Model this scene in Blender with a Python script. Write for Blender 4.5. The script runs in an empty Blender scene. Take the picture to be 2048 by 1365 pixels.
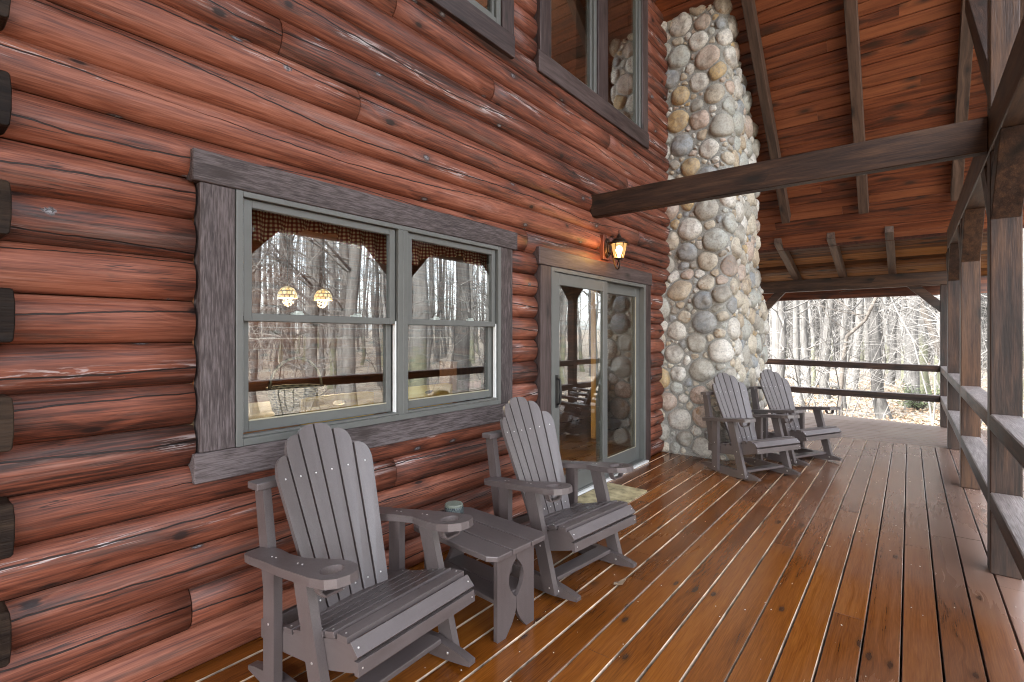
import bpy, bmesh, math, random
from math import sin, cos, pi, radians, sqrt, atan2, hypot
from mathutils import Vector, Matrix, Euler, noise

random.seed(7)
SC = bpy.context.scene
COL = SC.collection
H = 1.43                      # eye height
PITCH = 0.1755                # log course height

# ------------------------------------------------------------------ materials
class NT:
    def __init__(s, name):
        s.mat = bpy.data.materials.new(name); s.mat.use_nodes = True
        s.t = s.mat.node_tree; s.t.nodes.clear()
        s.out = s.t.nodes.new('ShaderNodeOutputMaterial')
    def n(s, typ, ins=None, **attrs):
        nd = s.t.nodes.new('ShaderNode' + typ)
        for k, v in attrs.items(): setattr(nd, k, v)
        for k, v in (ins or {}).items():
            sock = nd.inputs[k]
            if isinstance(v, bpy.types.NodeSocket): s.t.links.new(v, sock)
            elif isinstance(v, bpy.types.Node): s.t.links.new(v.outputs[0], sock)
            else: sock.default_value = v
        return nd
    def math(s, op, a, b=0.0, clamp=False):
        nd = s.n('Math', {0: a, 1: b}, operation=op); nd.use_clamp = clamp
        return nd.outputs[0]
    def ramp(s, fac, stops, interp='LINEAR'):
        nd = s.n('ValToRGB', {0: fac}); cr = nd.color_ramp; cr.interpolation = interp
        while len(cr.elements) < len(stops): cr.elements.new(0.5)
        for e, (p, c) in zip(cr.elements, stops):
            e.position = p
            e.color = (c, c, c, 1) if isinstance(c, (int, float)) else (c[0], c[1], c[2], 1)
        return nd.outputs[0]
    def mix(s, fac, a, b, blend='MIX'):
        nd = s.n('Mix', data_type='RGBA', blend_type=blend, clamp_factor=True)
        for k, v in ((0, fac), (6, a), (7, b)):
            sock = nd.inputs[k]
            if isinstance(v, bpy.types.NodeSocket): s.t.links.new(v, sock)
            elif k == 0: sock.default_value = v
            else: sock.default_value = (v[0], v[1], v[2], 1)
        return nd.outputs[2]
    def vmul(s, v, k):
        return s.n('VectorMath', {0: v, 1: k}, operation='MULTIPLY').outputs[0]
    def attr(s, name, out='Vector'):
        return s.n('Attribute', attribute_name=name).outputs[out]
    def noise(s, vec, scale=1.0, detail=3.0, rough=0.55, dist=0.0, dims='3D'):
        return s.n('TexNoise', {'Vector': vec, 'Scale': scale, 'Detail': detail, 'Roughness': rough, 'Distortion': dist}).outputs[0]
    def bsdf(s, color, rough, bump=None, bstr=0.2, bdist=0.01, **kw):
        ins = {'Base Color': color if isinstance(color, bpy.types.NodeSocket) else (*color, 1), 'Roughness': rough}
        for k, v in kw.items(): ins[k.replace('_', ' ')] = v
        b = s.n('BsdfPrincipled', ins)
        if bump is not None:
            bn = s.n('Bump', {'Height': bump, 'Strength': bstr, 'Distance': bdist})
            s.t.links.new(bn.outputs[0], b.inputs['Normal'])
        return b
    def done(s, shader):
        s.t.links.new(shader.outputs[0], s.out.inputs[0]); return s.mat

def wood(name, dark, mid, light, rough=(0.45, 0.7), grain=26, knot=0.10, knotcol=(0.012, 0.008, 0.006), var=0.35,
         bstr=0.25, spec=0.4, weather=None, wamt=0.0, coat=0.0, along=1.1, fineamt=0.22, bleach_skylit=0.0):
    t = NT(name)
    g = t.attr('g'); r = t.attr('rnd', 'Fac')
    # knots bend the grain
    sg = t.n('SeparateXYZ', {0: g})
    k2 = t.n('CombineXYZ', {0: t.math('MULTIPLY', sg.outputs[0], 1.7), 1: t.math('MULTIPLY', t.math('ADD', sg.outputs[1], sg.outputs[2]), 4.4), 2: 0.0}).outputs[0]
    kv = t.n('TexVoronoi', {'Vector': k2, 'Scale': 1.0, 'Randomness': 1.0}, voronoi_dimensions='2D')
    kd = t.math('ADD', kv.outputs['Distance'], t.math('MULTIPLY', t.math('GREATER_THAN', t.n('SeparateColor', {0: kv.outputs['Color']}).outputs[0], 0.6), 0.5))
    warp = t.math('MULTIPLY', t.math('SUBTRACT', 1.0, t.math('SMOOTH_MIN', t.math('MULTIPLY', kd, 3.0), 1.0)), 0.6)
    comb = t.n('CombineXYZ', {0: 0.0, 1: warp, 2: warp})
    g2 = t.n('VectorMath', {0: t.vmul(g, (along, grain, grain)), 1: comb.outputs[0]}, operation='ADD').outputs[0]
    f1 = t.noise(g2, 1.0, 4.0, 0.6, 0.3)
    f2 = t.noise(t.vmul(g, (0.7, 5, 5)), 1.0, 3.0, 0.55, 0.4)
    fine = t.noise(t.vmul(g, (9, 170, 170)), 1.0, 2.0, 0.6)
    f = t.math('ADD', t.math('MULTIPLY', f1, 0.62), t.math('MULTIPLY', f2, 0.38))
    f = t.math('ADD', t.math('MULTIPLY', t.math('SUBTRACT', f, 0.5), 1.7), 0.5)
    f = t.math('ADD', f, t.math('MULTIPLY', t.math('SUBTRACT', r, 0.5), var))
    f = t.math('ADD', f, t.math('MULTIPLY', t.math('SUBTRACT', fine, 0.5), fineamt))
    c = t.ramp(f, [(0.26, dark), (0.5, mid), (0.76, light)])
    if weather:
        wf = t.ramp(t.noise(t.vmul(g, (0.9, 7, 7)), 1.0, 5.0, 0.65, 0.6), [(0.5, 0.0), (0.72, wamt)])
        c = t.mix(wf, c, weather)
    if knot > 0:
        kn = t.ramp(t.math('ADD', kd, t.math('MULTIPLY', t.math('SUBTRACT', f1, 0.5), 0.05)), [(knot * 0.45, 0.95), (knot, 0.55), (knot * 2.1, 0.0)])
        c = t.mix(kn, c, knotcol)
    if bleach_skylit:      # upward faces weathered grey, with sky light painted in as a paler tone
        nz = t.n('SeparateXYZ', {0: t.n('NewGeometry').outputs['True Normal']}).outputs[2]
        bm = t.math('MULTIPLY', t.math('GREATER_THAN', nz, 0.6), t.ramp(t.math('ADD', t.math('MULTIPLY', f1, 0.6), t.math('MULTIPLY', f2, 0.4)), [(0.30, 0.35), (0.62, bleach_skylit)]))
        c = t.mix(bm, c, t.ramp(fine, [(0.3, (0.15, 0.125, 0.115)), (0.7, (0.27, 0.24, 0.23))]))
    ro = t.ramp(f2, [(0.3, rough[0]), (0.7, rough[1])])
    h = t.math('ADD', t.math('MULTIPLY', f1, 0.6), t.math('MULTIPLY', fine, 0.4))
    return t.done(t.bsdf(c, ro, h, bstr, 0.006, Specular_IOR_Level=spec, Coat_Weight=coat, Coat_Roughness=0.2))

def log_material():
    t = NT('stained_log')
    g = t.attr('g'); r = t.attr('rnd', 'Fac'); lv = t.attr('lv', 'Fac')
    sep = t.n('SeparateXYZ', {0: g}); gx = sep.outputs[0]; gz = sep.outputs[2]
    kv = t.n('TexVoronoi', {'Vector': t.vmul(g, (2.3, 4.0, 1.0)), 'Scale': 1.0}, voronoi_dimensions='2D'); kd = kv.outputs['Distance']
    kc = t.n('SeparateColor', {0: kv.outputs['Color']})
    warp = t.math('MULTIPLY', t.math('SUBTRACT', 1.0, t.math('MINIMUM', t.math('MULTIPLY', kd, 2.6), 1.0)), 1.5)
    comb = t.n('CombineXYZ', {0: 0.0, 1: warp, 2: 0.0})
    g2 = t.n('VectorMath', {0: t.vmul(g, (1.0, 24, 1.0)), 1: comb.outputs[0]}, operation='ADD').outputs[0]
    f1 = t.noise(g2, 1.0, 5.0, 0.62, 0.5)
    f2 = t.noise(t.vmul(g, (0.8, 4.0, 1.0)), 1.0, 3.0, 0.5, 0.5)
    fine = t.noise(t.vmul(g, (6, 150, 1.0)), 1.0, 2.0, 0.6)
    f = t.math('ADD', t.math('MULTIPLY', f1, 0.5), t.math('MULTIPLY', f2, 0.5))
    f = t.math('ADD', t.math('MULTIPLY', t.math('SUBTRACT', f, 0.5), 2.1), 0.5)
    f = t.math('ADD', f, t.math('MULTIPLY', t.math('SUBTRACT', r, 0.5), 0.36))
    streak = t.noise(t.vmul(g, (2.2, 62, 1.0)), 1.0, 4.0, 0.65, 0.2)
    f = t.math('ADD', t.math('MULTIPLY', t.math('SUBTRACT', f, 0.5), 0.85), 0.5)
    f = t.math('ADD', f, t.math('MULTIPLY', t.math('SUBTRACT', fine, 0.5), 0.75))
    f = t.math('ADD', f, t.math('MULTIPLY', t.math('SUBTRACT', streak, 0.5), 0.95))
    c = t.ramp(f, [(0.16, (0.032, 0.013, 0.009)), (0.38, (0.108, 0.032, 0.018)), (0.56, (0.172, 0.052, 0.028)), (0.84, (0.270, 0.098, 0.058))])
    # grey weathered smears
    wf = t.ramp(t.noise(t.vmul(g, (0.55, 9.0, 1.0)), 1.0, 7.0, 0.75, 0.5), [(0.56, 0.0), (0.64, 0.7)])
    c = t.mix(wf, c, (0.060, 0.038, 0.032))
    pk = t.ramp(t.noise(t.vmul(g, (0.8, 14.0, 1.0)), 1.0, 6.0, 0.75, 0.5), [(0.56, 0.0), (0.72, 0.45)])
    c = t.mix(pk, c, (0.33, 0.20, 0.165))
    hair = t.math('ABSOLUTE', t.math('SUBTRACT', t.noise(t.n('VectorMath', {0: t.vmul(g, (0.9, 30, 1.0)), 1: (7.7, 3.1, 1.9)}, operation='ADD').outputs[0], 1.0, 3.0, 0.55), 0.5))
    hmask = t.ramp(t.noise(t.vmul(g, (1.4, 7, 1.0)), 1.0, 3.0), [(0.53, 0.0), (0.60, 1.0)])
    hairl = t.math('MULTIPLY', t.ramp(hair, [(0.004, 1.0), (0.012, 0.0)]), hmask)
    c = t.mix(t.math('MULTIPLY', hairl, 0.85), c, (0.020, 0.010, 0.008))
    # drying check running along each log
    wav = t.math('ADD', t.math('MULTIPLY', t.math('SUBTRACT', t.noise(t.vmul(g, (0.45, 0.0, 1.0)), 1.0, 1.0), 0.5), 1.4),
                 t.math('MULTIPLY', t.math('SUBTRACT', t.noise(t.vmul(g, (5.0, 0.0, 1.0)), 1.0, 3.0), 0.5), 0.10))
    d = t.math('ABSOLUTE', t.math('SUBTRACT', t.math('SUBTRACT', lv, 0.07), wav))
    on = t.ramp(t.noise(t.n('VectorMath', {0: t.vmul(g, (0.7, 0.0, 1.0)), 1: (3.3, 9.1, 5.7)}, operation='ADD').outputs[0], 1.0, 2.0), [(0.36, 0.0), (0.44, 1.0)])
    wid = t.math('ADD', 0.004, t.math('MULTIPLY', on, 0.011))
    crack = t.math('MULTIPLY', t.math('SUBTRACT', 1.0, t.math('DIVIDE', d, wid), True), on, True)
    crack = t.ramp(crack, [(0.0, 0.0), (0.35, 1.0)])
    # pale flaked finish beside the check
    near = t.ramp(d, [(0.02, 1.0), (0.16, 0.0)])
    fl = t.ramp(t.noise(t.vmul(g, (3.0, 60, 1.0)), 1.0, 5.0, 0.7, 0.8), [(0.54, 0.0), (0.59, 0.9)])
    some = t.ramp(t.noise(t.vmul(g, (1.3, 3.0, 1.0)), 1.0, 2.0), [(0.52, 0.0), (0.62, 1.0)])
    flm = t.math('MULTIPLY', t.math('MULTIPLY', near, fl), t.math('MULTIPLY', on, some))
    c = t.mix(flm, c, (0.50, 0.45, 0.44))
    # knots: dark ones and pale resin ones
    kn = t.ramp(t.math('ADD', kd, t.math('MULTIPLY', t.math('SUBTRACT', t.math('ADD', t.math('MULTIPLY', fine, 0.5), t.math('MULTIPLY', f1, 0.5)), 0.5), 0.14)), [(0.045, 1.0), (0.060, 0.75), (0.085, 0.30), (0.10, 0.42), (0.13, 0.22), (0.26, 0.0)])
    pick = t.math('GREATER_THAN', kc.outputs[0], 0.35)
    c = t.mix(t.math('MULTIPLY', kn, pick), c, (0.022, 0.011, 0.009))
    mot = t.noise(t.vmul(g, (95, 95, 1)), 1.0, 3.0, 0.7)
    core = t.ramp(t.math('ADD', kd, t.math('MULTIPLY', t.math('SUBTRACT', mot, 0.5), 0.16)), [(0.036, 1.0), (0.058, 0.0)])
    c = t.mix(t.math('MULTIPLY', core, t.math('GREATER_THAN', kc.outputs[1], 0.58)), c, t.ramp(mot, [(0.42, (0.05, 0.042, 0.042)), (0.60, (0.26, 0.26, 0.275))]))
    c = t.mix(t.math('MULTIPLY', crack, 0.95), c, (0.008, 0.005, 0.004))
    ro = t.ramp(f1, [(0.35, 0.40), (0.65, 0.62)])
    ro = t.math('ADD', ro, t.math('MULTIPLY', flm, 0.2))
    h = t.math('SUBTRACT', t.math('ADD', t.math('MULTIPLY', f1, 0.5), t.math('MULTIPLY', fine, 0.3)), t.math('MULTIPLY', crack, 2.0))
    return t.done(t.bsdf(c, ro, h, 0.6, 0.008, Specular_IOR_Level=0.32))

def deck_material(name, cols, dirty, rough, sheen=0.75):
    t = NT(name)
    g = t.attr('g'); r = t.attr('rnd', 'Fac')
    kv = t.n('TexVoronoi', {'Vector': t.vmul(g, (2.0, 5.0, 1.0)), 'Scale': 1.0}, voronoi_dimensions='2D'); kd = kv.outputs['Distance']
    warp = t.math('MULTIPLY', t.math('SUBTRACT', 1.0, t.math('MINIMUM', t.math('MULTIPLY', kd, 3.0), 1.0)), 1.2)
    comb = t.n('CombineXYZ', {0: 0.0, 1: warp, 2: 0.0})
    g2 = t.n('VectorMath', {0: t.vmul(g, (1.3, 34, 1.0)), 1: comb.outputs[0]}, operation='ADD').outputs[0]
    f1 = t.noise(g2, 1.0, 4.0, 0.6, 0.15)
    f2 = t.noise(t.vmul(g, (0.9, 4, 1.0)), 1.0, 3.0, 0.5, 0.2)
    fine = t.noise(t.vmul(g, (8, 220, 1.0)), 1.0, 2.0, 0.6)
    pos = t.n('NewGeometry').outputs['Position']
    patch = t.noise(t.vmul(pos, (0.7, 1.1, 1.0)), 1.0, 2.0, 0.5, 0.2)
    f = t.math('ADD', t.math('MULTIPLY', f1, 0.5), t.math('MULTIPLY', f2, 0.5))
    f = t.math('ADD', t.math('MULTIPLY', t.math('SUBTRACT', f, 0.5), 0.9), 0.5)
    f = t.math('ADD', f, t.math('MULTIPLY', t.math('SUBTRACT', r, 0.5), 0.22))
    f = t.math('ADD', f, t.math('MULTIPLY', t.math('SUBTRACT', fine, 0.5), 0.45))
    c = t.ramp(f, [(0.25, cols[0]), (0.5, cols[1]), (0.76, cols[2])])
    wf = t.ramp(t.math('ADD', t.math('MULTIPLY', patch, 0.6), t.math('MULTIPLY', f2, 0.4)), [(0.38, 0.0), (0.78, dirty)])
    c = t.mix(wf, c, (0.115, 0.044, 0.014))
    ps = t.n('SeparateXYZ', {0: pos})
    sheen_pos = t.math('ADD', t.math('MULTIPLY', ps.outputs[0], 0.13), t.math('ADD', t.math('MULTIPLY', ps.outputs[1], -0.34), t.math('MULTIPLY', t.math('SUBTRACT', patch, 0.5), 1.0)))
    sheen_pos = t.math('ADD', sheen_pos, t.math('MULTIPLY', t.math('SUBTRACT', f1, 0.5), 0.25))
    c = t.mix(t.ramp(sheen_pos, [(0.20, 0.0), (0.95, sheen)]), c, (0.165, 0.118, 0.098))  # bright sky sheen towards the rail and far end, painted in as grey
    kn = t.ramp(t.math('ADD', kd, t.math('MULTIPLY', t.math('SUBTRACT', f1, 0.5), 0.10)), [(0.03, 0.85), (0.05, 0.6), (0.075, 0.2), (0.14, 0.0)])
    pick = t.math('GREATER_THAN', t.n('SeparateColor', {0: kv.outputs['Color']}).outputs[0], 0.5)
    c = t.mix(t.math('MULTIPLY', kn, pick), c, (0.030, 0.016, 0.010))
    # scuffs and pollen grains
    sp = t.n('TexVoronoi', {'Vector': pos, 'Scale': 22.0})
    sm = t.math('MULTIPLY', t.math('LESS_THAN', sp.outputs['Distance'], 0.04), t.math('GREATER_THAN', t.n('SeparateColor', {0: sp.outputs['Color']}).outputs[1], 0.72))
    c = t.mix(t.math('MULTIPLY', sm, 0.25), c, (0.45, 0.40, 0.33))
    ro = t.ramp(t.math('ADD', t.math('MULTIPLY', patch, 0.85), t.math('MULTIPLY', f1, 0.15)), [(0.28, rough[0]), (0.72, rough[1])])
    h = t.math('ADD', t.math('MULTIPLY', f1, 0.6), t.math('MULTIPLY', fine, 0.25))
    return t.done(t.bsdf(c, ro, h, 0.14, 0.003, Specular_IOR_Level=0.55))

def plain(name, color, rough=0.5, metallic=0.0, nscale=30.0, namt=0.15, bstr=0.05, spec=0.5, **kw):
    t = NT(name)
    co = t.n('TexCoord').outputs['Object']
    n = t.noise(co, nscale, 4.0, 0.6)
    lo = tuple(x * (1 - namt) for x in color); hi = tuple(min(1, x * (1 + namt)) for x in color)
    c = t.ramp(n, [(0.3, lo), (0.7, hi)])
    return t.done(t.bsdf(c, rough, n, bstr, 0.003, Metallic=metallic, Specular_IOR_Level=spec, **kw))

def poly_lumber():
    t = NT('poly_lumber')
    g = t.attr('g')
    n = t.noise(g, 420.0, 2.0, 0.7); n2 = t.noise(t.vmul(g, (3, 40, 40)), 1.0, 3.0, 0.6); n3 = t.noise(g, 5.0, 5.0, 0.7)
    f = t.math('ADD', t.math('MULTIPLY', n, 0.5), t.math('ADD', t.math('MULTIPLY', n2, 0.2), t.math('MULTIPLY', n3, 0.3)))
    c = t.ramp(f, [(0.32, (0.055, 0.042, 0.040)), (0.68, (0.112, 0.092, 0.089))])
    return t.done(t.bsdf(c, t.ramp(n3, [(0.3, 0.30), (0.7, 0.44)]), n, 0.25, 0.001, Specular_IOR_Level=0.65))

def glass_material(name, base, tint=(0.92, 0.95, 0.93)):
    t = NT(name)
    ge = t.n('NewGeometry')
    cs = t.math('ABSOLUTE', t.n('VectorMath', {0: ge.outputs['Normal'], 1: ge.outputs['Incoming']}, operation='DOT_PRODUCT').outputs['Value'])
    fr = t.math('POWER', t.math('SUBTRACT', 1.0, cs, True), 4.0)       # Schlick, the same from both sides of the pane
    fac = t.math('ADD', t.math('MULTIPLY', fr, 0.85), base, True)
    tr = t.n('BsdfTransparent', {0: (*tint, 1)}); gl = t.n('BsdfGlossy', {'Color': (0.97, 0.98, 1, 1), 'Roughness': 0.0})
    w = t.noise(t.n('TexCoord').outputs['Object'], 1.6, 1.0)
    bn = t.n('Bump', {'Height': w, 'Strength': 0.05, 'Distance': 0.02}); t.t.links.new(bn.outputs[0], gl.inputs['Normal'])
    m = t.n('MixShader', {0: fac}); t.t.links.new(tr.outputs[0], m.inputs[1]); t.t.links.new(gl.outputs[0], m.inputs[2])
    return t.done(m)

def emissive(name, color, strength, base=(0.8, 0.7, 0.5)):
    t = NT(name)
    b = t.bsdf(base, 0.4, Emission_Color=(*color, 1), Emission_Strength=strength)
    return t.done(b)

def stone_material():
    t = NT('fieldstone')
    r = t.attr('rnd', 'Fac'); r2 = t.attr('rnd2', 'Fac')
    co = t.n('TexCoord').outputs['Object']
    off = t.n('VectorMath', {0: co, 1: t.vmul(t.n('CombineXYZ', {0: r, 1: r2, 2: r}).outputs[0], (37, 41, 29))}, operation='ADD').outputs[0]
    base = t.ramp(r, [(0.0, (0.52, 0.46, 0.36)), (0.14, (0.45, 0.36, 0.25)), (0.26, (0.36, 0.34, 0.29)), (0.40, (0.58, 0.55, 0.49)), (0.55, (0.40, 0.41, 0.37)),
                      (0.66, (0.47, 0.36, 0.29)), (0.76, (0.27, 0.29, 0.30)), (0.84, (0.46, 0.32, 0.15)), (0.90, (0.62, 0.59, 0.53)), (1.0, (0.30, 0.18, 0.11))], 'CONSTANT')
    n1 = t.noise(off, 7.0, 5.0, 0.65, 0.6); n2 = t.noise(off, 42.0, 4.0, 0.7); n3 = t.noise(off, 3.0, 3.0, 0.6, 1.0)
    c = t.mix(t.ramp(n1, [(0.40, 0.0), (0.68, 0.55)]), base, (0.44, 0.40, 0.33))
    c = t.mix(t.math('MULTIPLY', t.ramp(n3, [(0.50, 0.0), (0.64, 0.8)]), r2), c, (0.16, 0.135, 0.11))
    c = t.mix(t.math('MULTIPLY', t.ramp(t.noise(off, 5.0, 5.0, 0.7, 1.5), [(0.60, 0.0), (0.68, 0.8)]), t.math('GREATER_THAN', r2, 0.6)), c, (0.30, 0.15, 0.045))
    c = t.mix(t.ramp(n2, [(0.35, 0.55), (0.55, 0.0)]), c, (0.15, 0.135, 0.12))
    h = t.math('ADD', t.math('MULTIPLY', n1, 0.8), t.math('MULTIPLY', n2, 0.35))
    return t.done(t.bsdf(c, 0.62, h, 0.55, 0.012, Specular_IOR_Level=0.4))

def bark_material(name, dark, light, moss):
    t = NT(name)
    co = t.n('TexCoord').outputs['Object']
    rnd = t.n('ObjectInfo').outputs['Random']
    off = t.n('VectorMath', {0: co, 1: t.n('CombineXYZ', {0: t.math('MULTIPLY', rnd, 50), 1: rnd, 2: rnd}).outputs[0]}, operation='ADD').outputs[0]
    n = t.noise(t.vmul(off, (16, 16, 2.6)), 1.0, 5.0, 0.7, 0.4); n2 = t.noise(off, 1.6, 3.0, 0.6)
    f = t.math('ADD', t.math('MULTIPLY', n, 0.55), t.math('MULTIPLY', n2, 0.25))
    f = t.math('ADD', f, t.math('MULTIPLY', rnd, 0.28))
    c = t.ramp(f, [(0.35, dark), (0.72, light)])
    if moss:
        z = t.n('SeparateXYZ', {0: co}).outputs[2]
        m = t.math('MULTIPLY', t.ramp(t.math('SUBTRACT', t.math('MULTIPLY', z, 0.45), t.math('MULTIPLY', t.noise(off, 3.0, 4.0, 0.7), 1.1)), [(0.0, 0.6), (0.25, 0.0)]), t.math('GREATER_THAN', rnd, 0.6))
        c = t.mix(m, c, (0.12, 0.128, 0.065))
    return t.done(t.bsdf(c, 0.85, n, 0.6, 0.02, Specular_IOR_Level=0.25))

def litter_material():
    t = NT('leaf_litter')
    p = t.n('NewGeometry').outputs['Position']
    v = t.n('TexVoronoi', {'Vector': p, 'Scale': 13.0}); vs = t.n('SeparateColor', {0: v.outputs['Color']})
    n = t.noise(p, 1.1, 5.0, 0.65, 0.4); n2 = t.noise(p, 30.0, 3.0, 0.7)
    f = t.math('ADD', t.math('MULTIPLY', vs.outputs[0], 0.5), t.math('ADD', t.math('MULTIPLY', n, 0.3), t.math('MULTIPLY', n2, 0.3)))
    c = t.ramp(f, [(0.2, (0.06, 0.047, 0.035)), (0.45, (0.16, 0.13, 0.10)), (0.65, (0.23, 0.20, 0.16)), (0.9, (0.32, 0.29, 0.25))])
    c = t.mix(t.ramp(t.noise(p, 0.7, 4.0, 0.6, 0.8), [(0.60, 0.0), (0.72, 0.5)]), c, (0.15, 0.15, 0.07))
    h = t.math('ADD', v.outputs['Distance'], n2)
    return t.done(t.bsdf(c, 0.8, h, 0.8, 0.05, Specular_IOR_Level=0.3))

def gingham_material():
    t = NT('gingham_cloth')
    g = t.attr('g'); sp = t.n('SeparateXYZ', {0: g})
    a = t.math('GREATER_THAN', t.math('SINE', t.math('MULTIPLY', sp.outputs[0], 2 * pi / 0.022)), 0.0)
    b = t.math('GREATER_THAN', t.math('SINE', t.math('MULTIPLY', sp.outputs[1], 2 * pi / 0.022)), 0.0)
    f = t.math('MULTIPLY', t.math('ADD', a, b), 0.5)
    c = t.ramp(f, [(0.0, (0.55, 0.42, 0.27)), (0.5, (0.27, 0.07, 0.045)), (1.0, (0.12, 0.015, 0.012))])
    return t.done(t.bsdf(c, 0.85, f, 0.1, 0.002, Specular_IOR_Level=0.2))

def tiffany_material():
    t = NT('stained_glass_shade')
    g = t.attr('g'); sp = t.n('SeparateXYZ', {0: g})
    br = t.n('TexBrick', {'Vector': t.n('CombineXYZ', {0: t.math('MULTIPLY', sp.outputs[0], 12.0), 1: t.math('MULTIPLY', sp.outputs[1], 3.0), 2: 0.0}).outputs[0],
                          'Color1': (1.0, 0.55, 0.14, 1), 'Color2': (1.0, 0.80, 0.40, 1), 'Mortar': (0.05, 0.02, 0.01, 1), 'Scale': 1.0, 'Mortar Size': 0.10, 'Row Height': 0.8, 'Brick Width': 1.0})
    rim = t.math('LESS_THAN', sp.outputs[1], 0.32)
    vr = t.n('TexVoronoi', {'Vector': t.vmul(g, (26, 9, 1)), 'Scale': 1.0})
    c = t.mix(t.math('MULTIPLY', rim, t.math('LESS_THAN', vr.outputs['Distance'], 0.36)), br.outputs[0], (0.45, 0.10, 0.03))
    b = t.bsdf((0.05, 0.03, 0.015), 0.3, Emission_Color=c, Emission_Strength=0.13)
    return t.done(b)

def wicker_material():
    t = NT('wicker')
    g = t.attr('g'); sp = t.n('SeparateXYZ', {0: g})
    a = t.math('SINE', t.math('ADD', t.math('MULTIPLY', sp.outputs[0], 120.0), t.math('MULTIPLY', t.math('FLOOR', t.math('MULTIPLY', sp.outputs[1], 60.0)), pi)))
    b = t.math('SINE', t.math('MULTIPLY', sp.outputs[1], 377.0))
    f = t.math('ADD', t.math('MULTIPLY', a, 0.25), t.math('ADD', t.math('MULTIPLY', b, 0.25), 0.5))
    c = t.ramp(f, [(0.1, (0.05, 0.03, 0.015)), (0.7, (0.48, 0.36, 0.22))])
    return t.done(t.bsdf(c, 0.6, f, 0.7, 0.01))

def tin_material():
    t = NT('patterned_tin')
    g = t.attr('g')
    v = t.n('TexVoronoi', {'Vector': t.vmul(g, (26, 26, 1)), 'Scale': 1.0, 'Randomness': 0.15})
    f = t.math('SINE', t.math('MULTIPLY', v.outputs['Distance'], 18.0))
    c = t.ramp(f, [(0.5, (0.02, 0.028, 0.036)), (0.75, (0.15, 0.175, 0.155))])
    return t.done(t.bsdf(c, 0.35, f, 0.1, 0.001, Specular_IOR_Level=0.5))

M = {}
M['log'] = log_material()
M['core'] = wood('wall_core', (0.03, 0.012, 0.008), (0.06, 0.02, 0.012), (0.09, 0.03, 0.02), knot=0)
M['logend'] = wood('weathered_log_end', (0.007, 0.004, 0.003), (0.016, 0.010, 0.007), (0.036, 0.023, 0.015), grain=30, knot=0.10, bstr=0.7, along=6, fineamt=0.4, spec=0.12)
M['trim'] = wood('weathered_trim', (0.020, 0.014, 0.013), (0.055, 0.041, 0.040), (0.118, 0.097, 0.096), (0.55, 0.75), grain=125, knot=0.085, knotcol=(0.030, 0.020, 0.017), var=0.30, bstr=0.8, along=13.0, fineamt=0.6)
M['trim2'] = wood('brown_trim', (0.024, 0.014, 0.013), (0.051, 0.033, 0.030), (0.088, 0.062, 0.058), (0.42, 0.6), grain=60, knot=0.07, var=0.2, bstr=0.3, along=4.0, fineamt=0.35)
M['timber'] = wood('dark_timber', (0.011, 0.006, 0.004), (0.032, 0.016, 0.010), (0.074, 0.036, 0.018), (0.42, 0.65), grain=26, knot=0.13, var=0.25, bstr=0.7, weather=(0.055, 0.036, 0.028), wamt=0.35, along=2.2, fineamt=0.45, spec=0.25)
M['rail'] = wood('bleached_skylit_rail', (0.011, 0.006, 0.004), (0.032, 0.016, 0.010), (0.074, 0.036, 0.018), (0.5, 0.7), grain=26, knot=0.13, var=0.25, bstr=0.8, weather=(0.055, 0.036, 0.028), wamt=0.35, along=2.2, fineamt=0.45, spec=0.25, bleach_skylit=0.9)
M['rafter'] = wood('rafter_timber', (0.035, 0.020, 0.013), (0.085, 0.049, 0.033), (0.135, 0.083, 0.058), (0.5, 0.7), grain=18, knot=0.08, var=0.2, bstr=0.3)
M['ceiling'] = wood('ceiling_board', (0.050, 0.014, 0.006), (0.150, 0.040, 0.014), (0.235, 0.076, 0.028), (0.38, 0.6), grain=26, knot=0.11, knotcol=(0.035, 0.015, 0.008), var=0.30, fineamt=0.3, bstr=0.2, weather=(0.10, 0.042, 0.018), wamt=0.35)
M['lowceil'] = wood('lower_ceiling_board', (0.060, 0.021, 0.007), (0.165, 0.062, 0.018), (0.280, 0.125, 0.040), (0.45, 0.65), grain=16, knot=0.11, var=0.50, bstr=0.2, weather=(0.08, 0.04, 0.015), wamt=0.4, spec=0.2)
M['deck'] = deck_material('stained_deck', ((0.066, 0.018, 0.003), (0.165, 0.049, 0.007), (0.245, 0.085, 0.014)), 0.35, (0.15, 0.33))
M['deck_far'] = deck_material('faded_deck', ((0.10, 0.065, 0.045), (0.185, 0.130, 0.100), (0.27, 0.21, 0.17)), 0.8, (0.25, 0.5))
M['raw_lit'] = plain('raw_lit_board_edge', (0.42, 0.31, 0.22), 0.7, nscale=5, namt=0.85)  # sawn edge, paled to carry the outside light in its colour
M['poly'] = poly_lumber()
M['screw'] = plain('steel_screw', (0.62, 0.60, 0.58), 0.3, 0.9)
M['frame'] = plain('grey_green_frame', (0.103, 0.105, 0.097), 0.4, nscale=8, namt=0.06, bstr=0.02)
M['vinyl'] = plain('white_vinyl_track', (0.72, 0.72, 0.70), 0.35, nscale=8, namt=0.05)
M['bead'] = plain('pale_glazing_bead', (0.36, 0.33, 0.24), 0.5, nscale=20, namt=0.1)
M['black'] = plain('black_metal', (0.015, 0.014, 0.013), 0.4, 0.3)
M['iron'] = plain('bronze_iron', (0.055, 0.035, 0.025), 0.42, 0.75, nscale=60, namt=0.5, bstr=0.2)
M['glass'] = glass_material('window_glass', 0.16)
M['doorglass'] = glass_material('door_glass', 0.13)
M['mortar'] = plain('mortar', (0.27, 0.265, 0.24), 0.9, nscale=55, namt=0.3, bstr=0.5, spec=0.2)
M['stone'] = stone_material()
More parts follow.
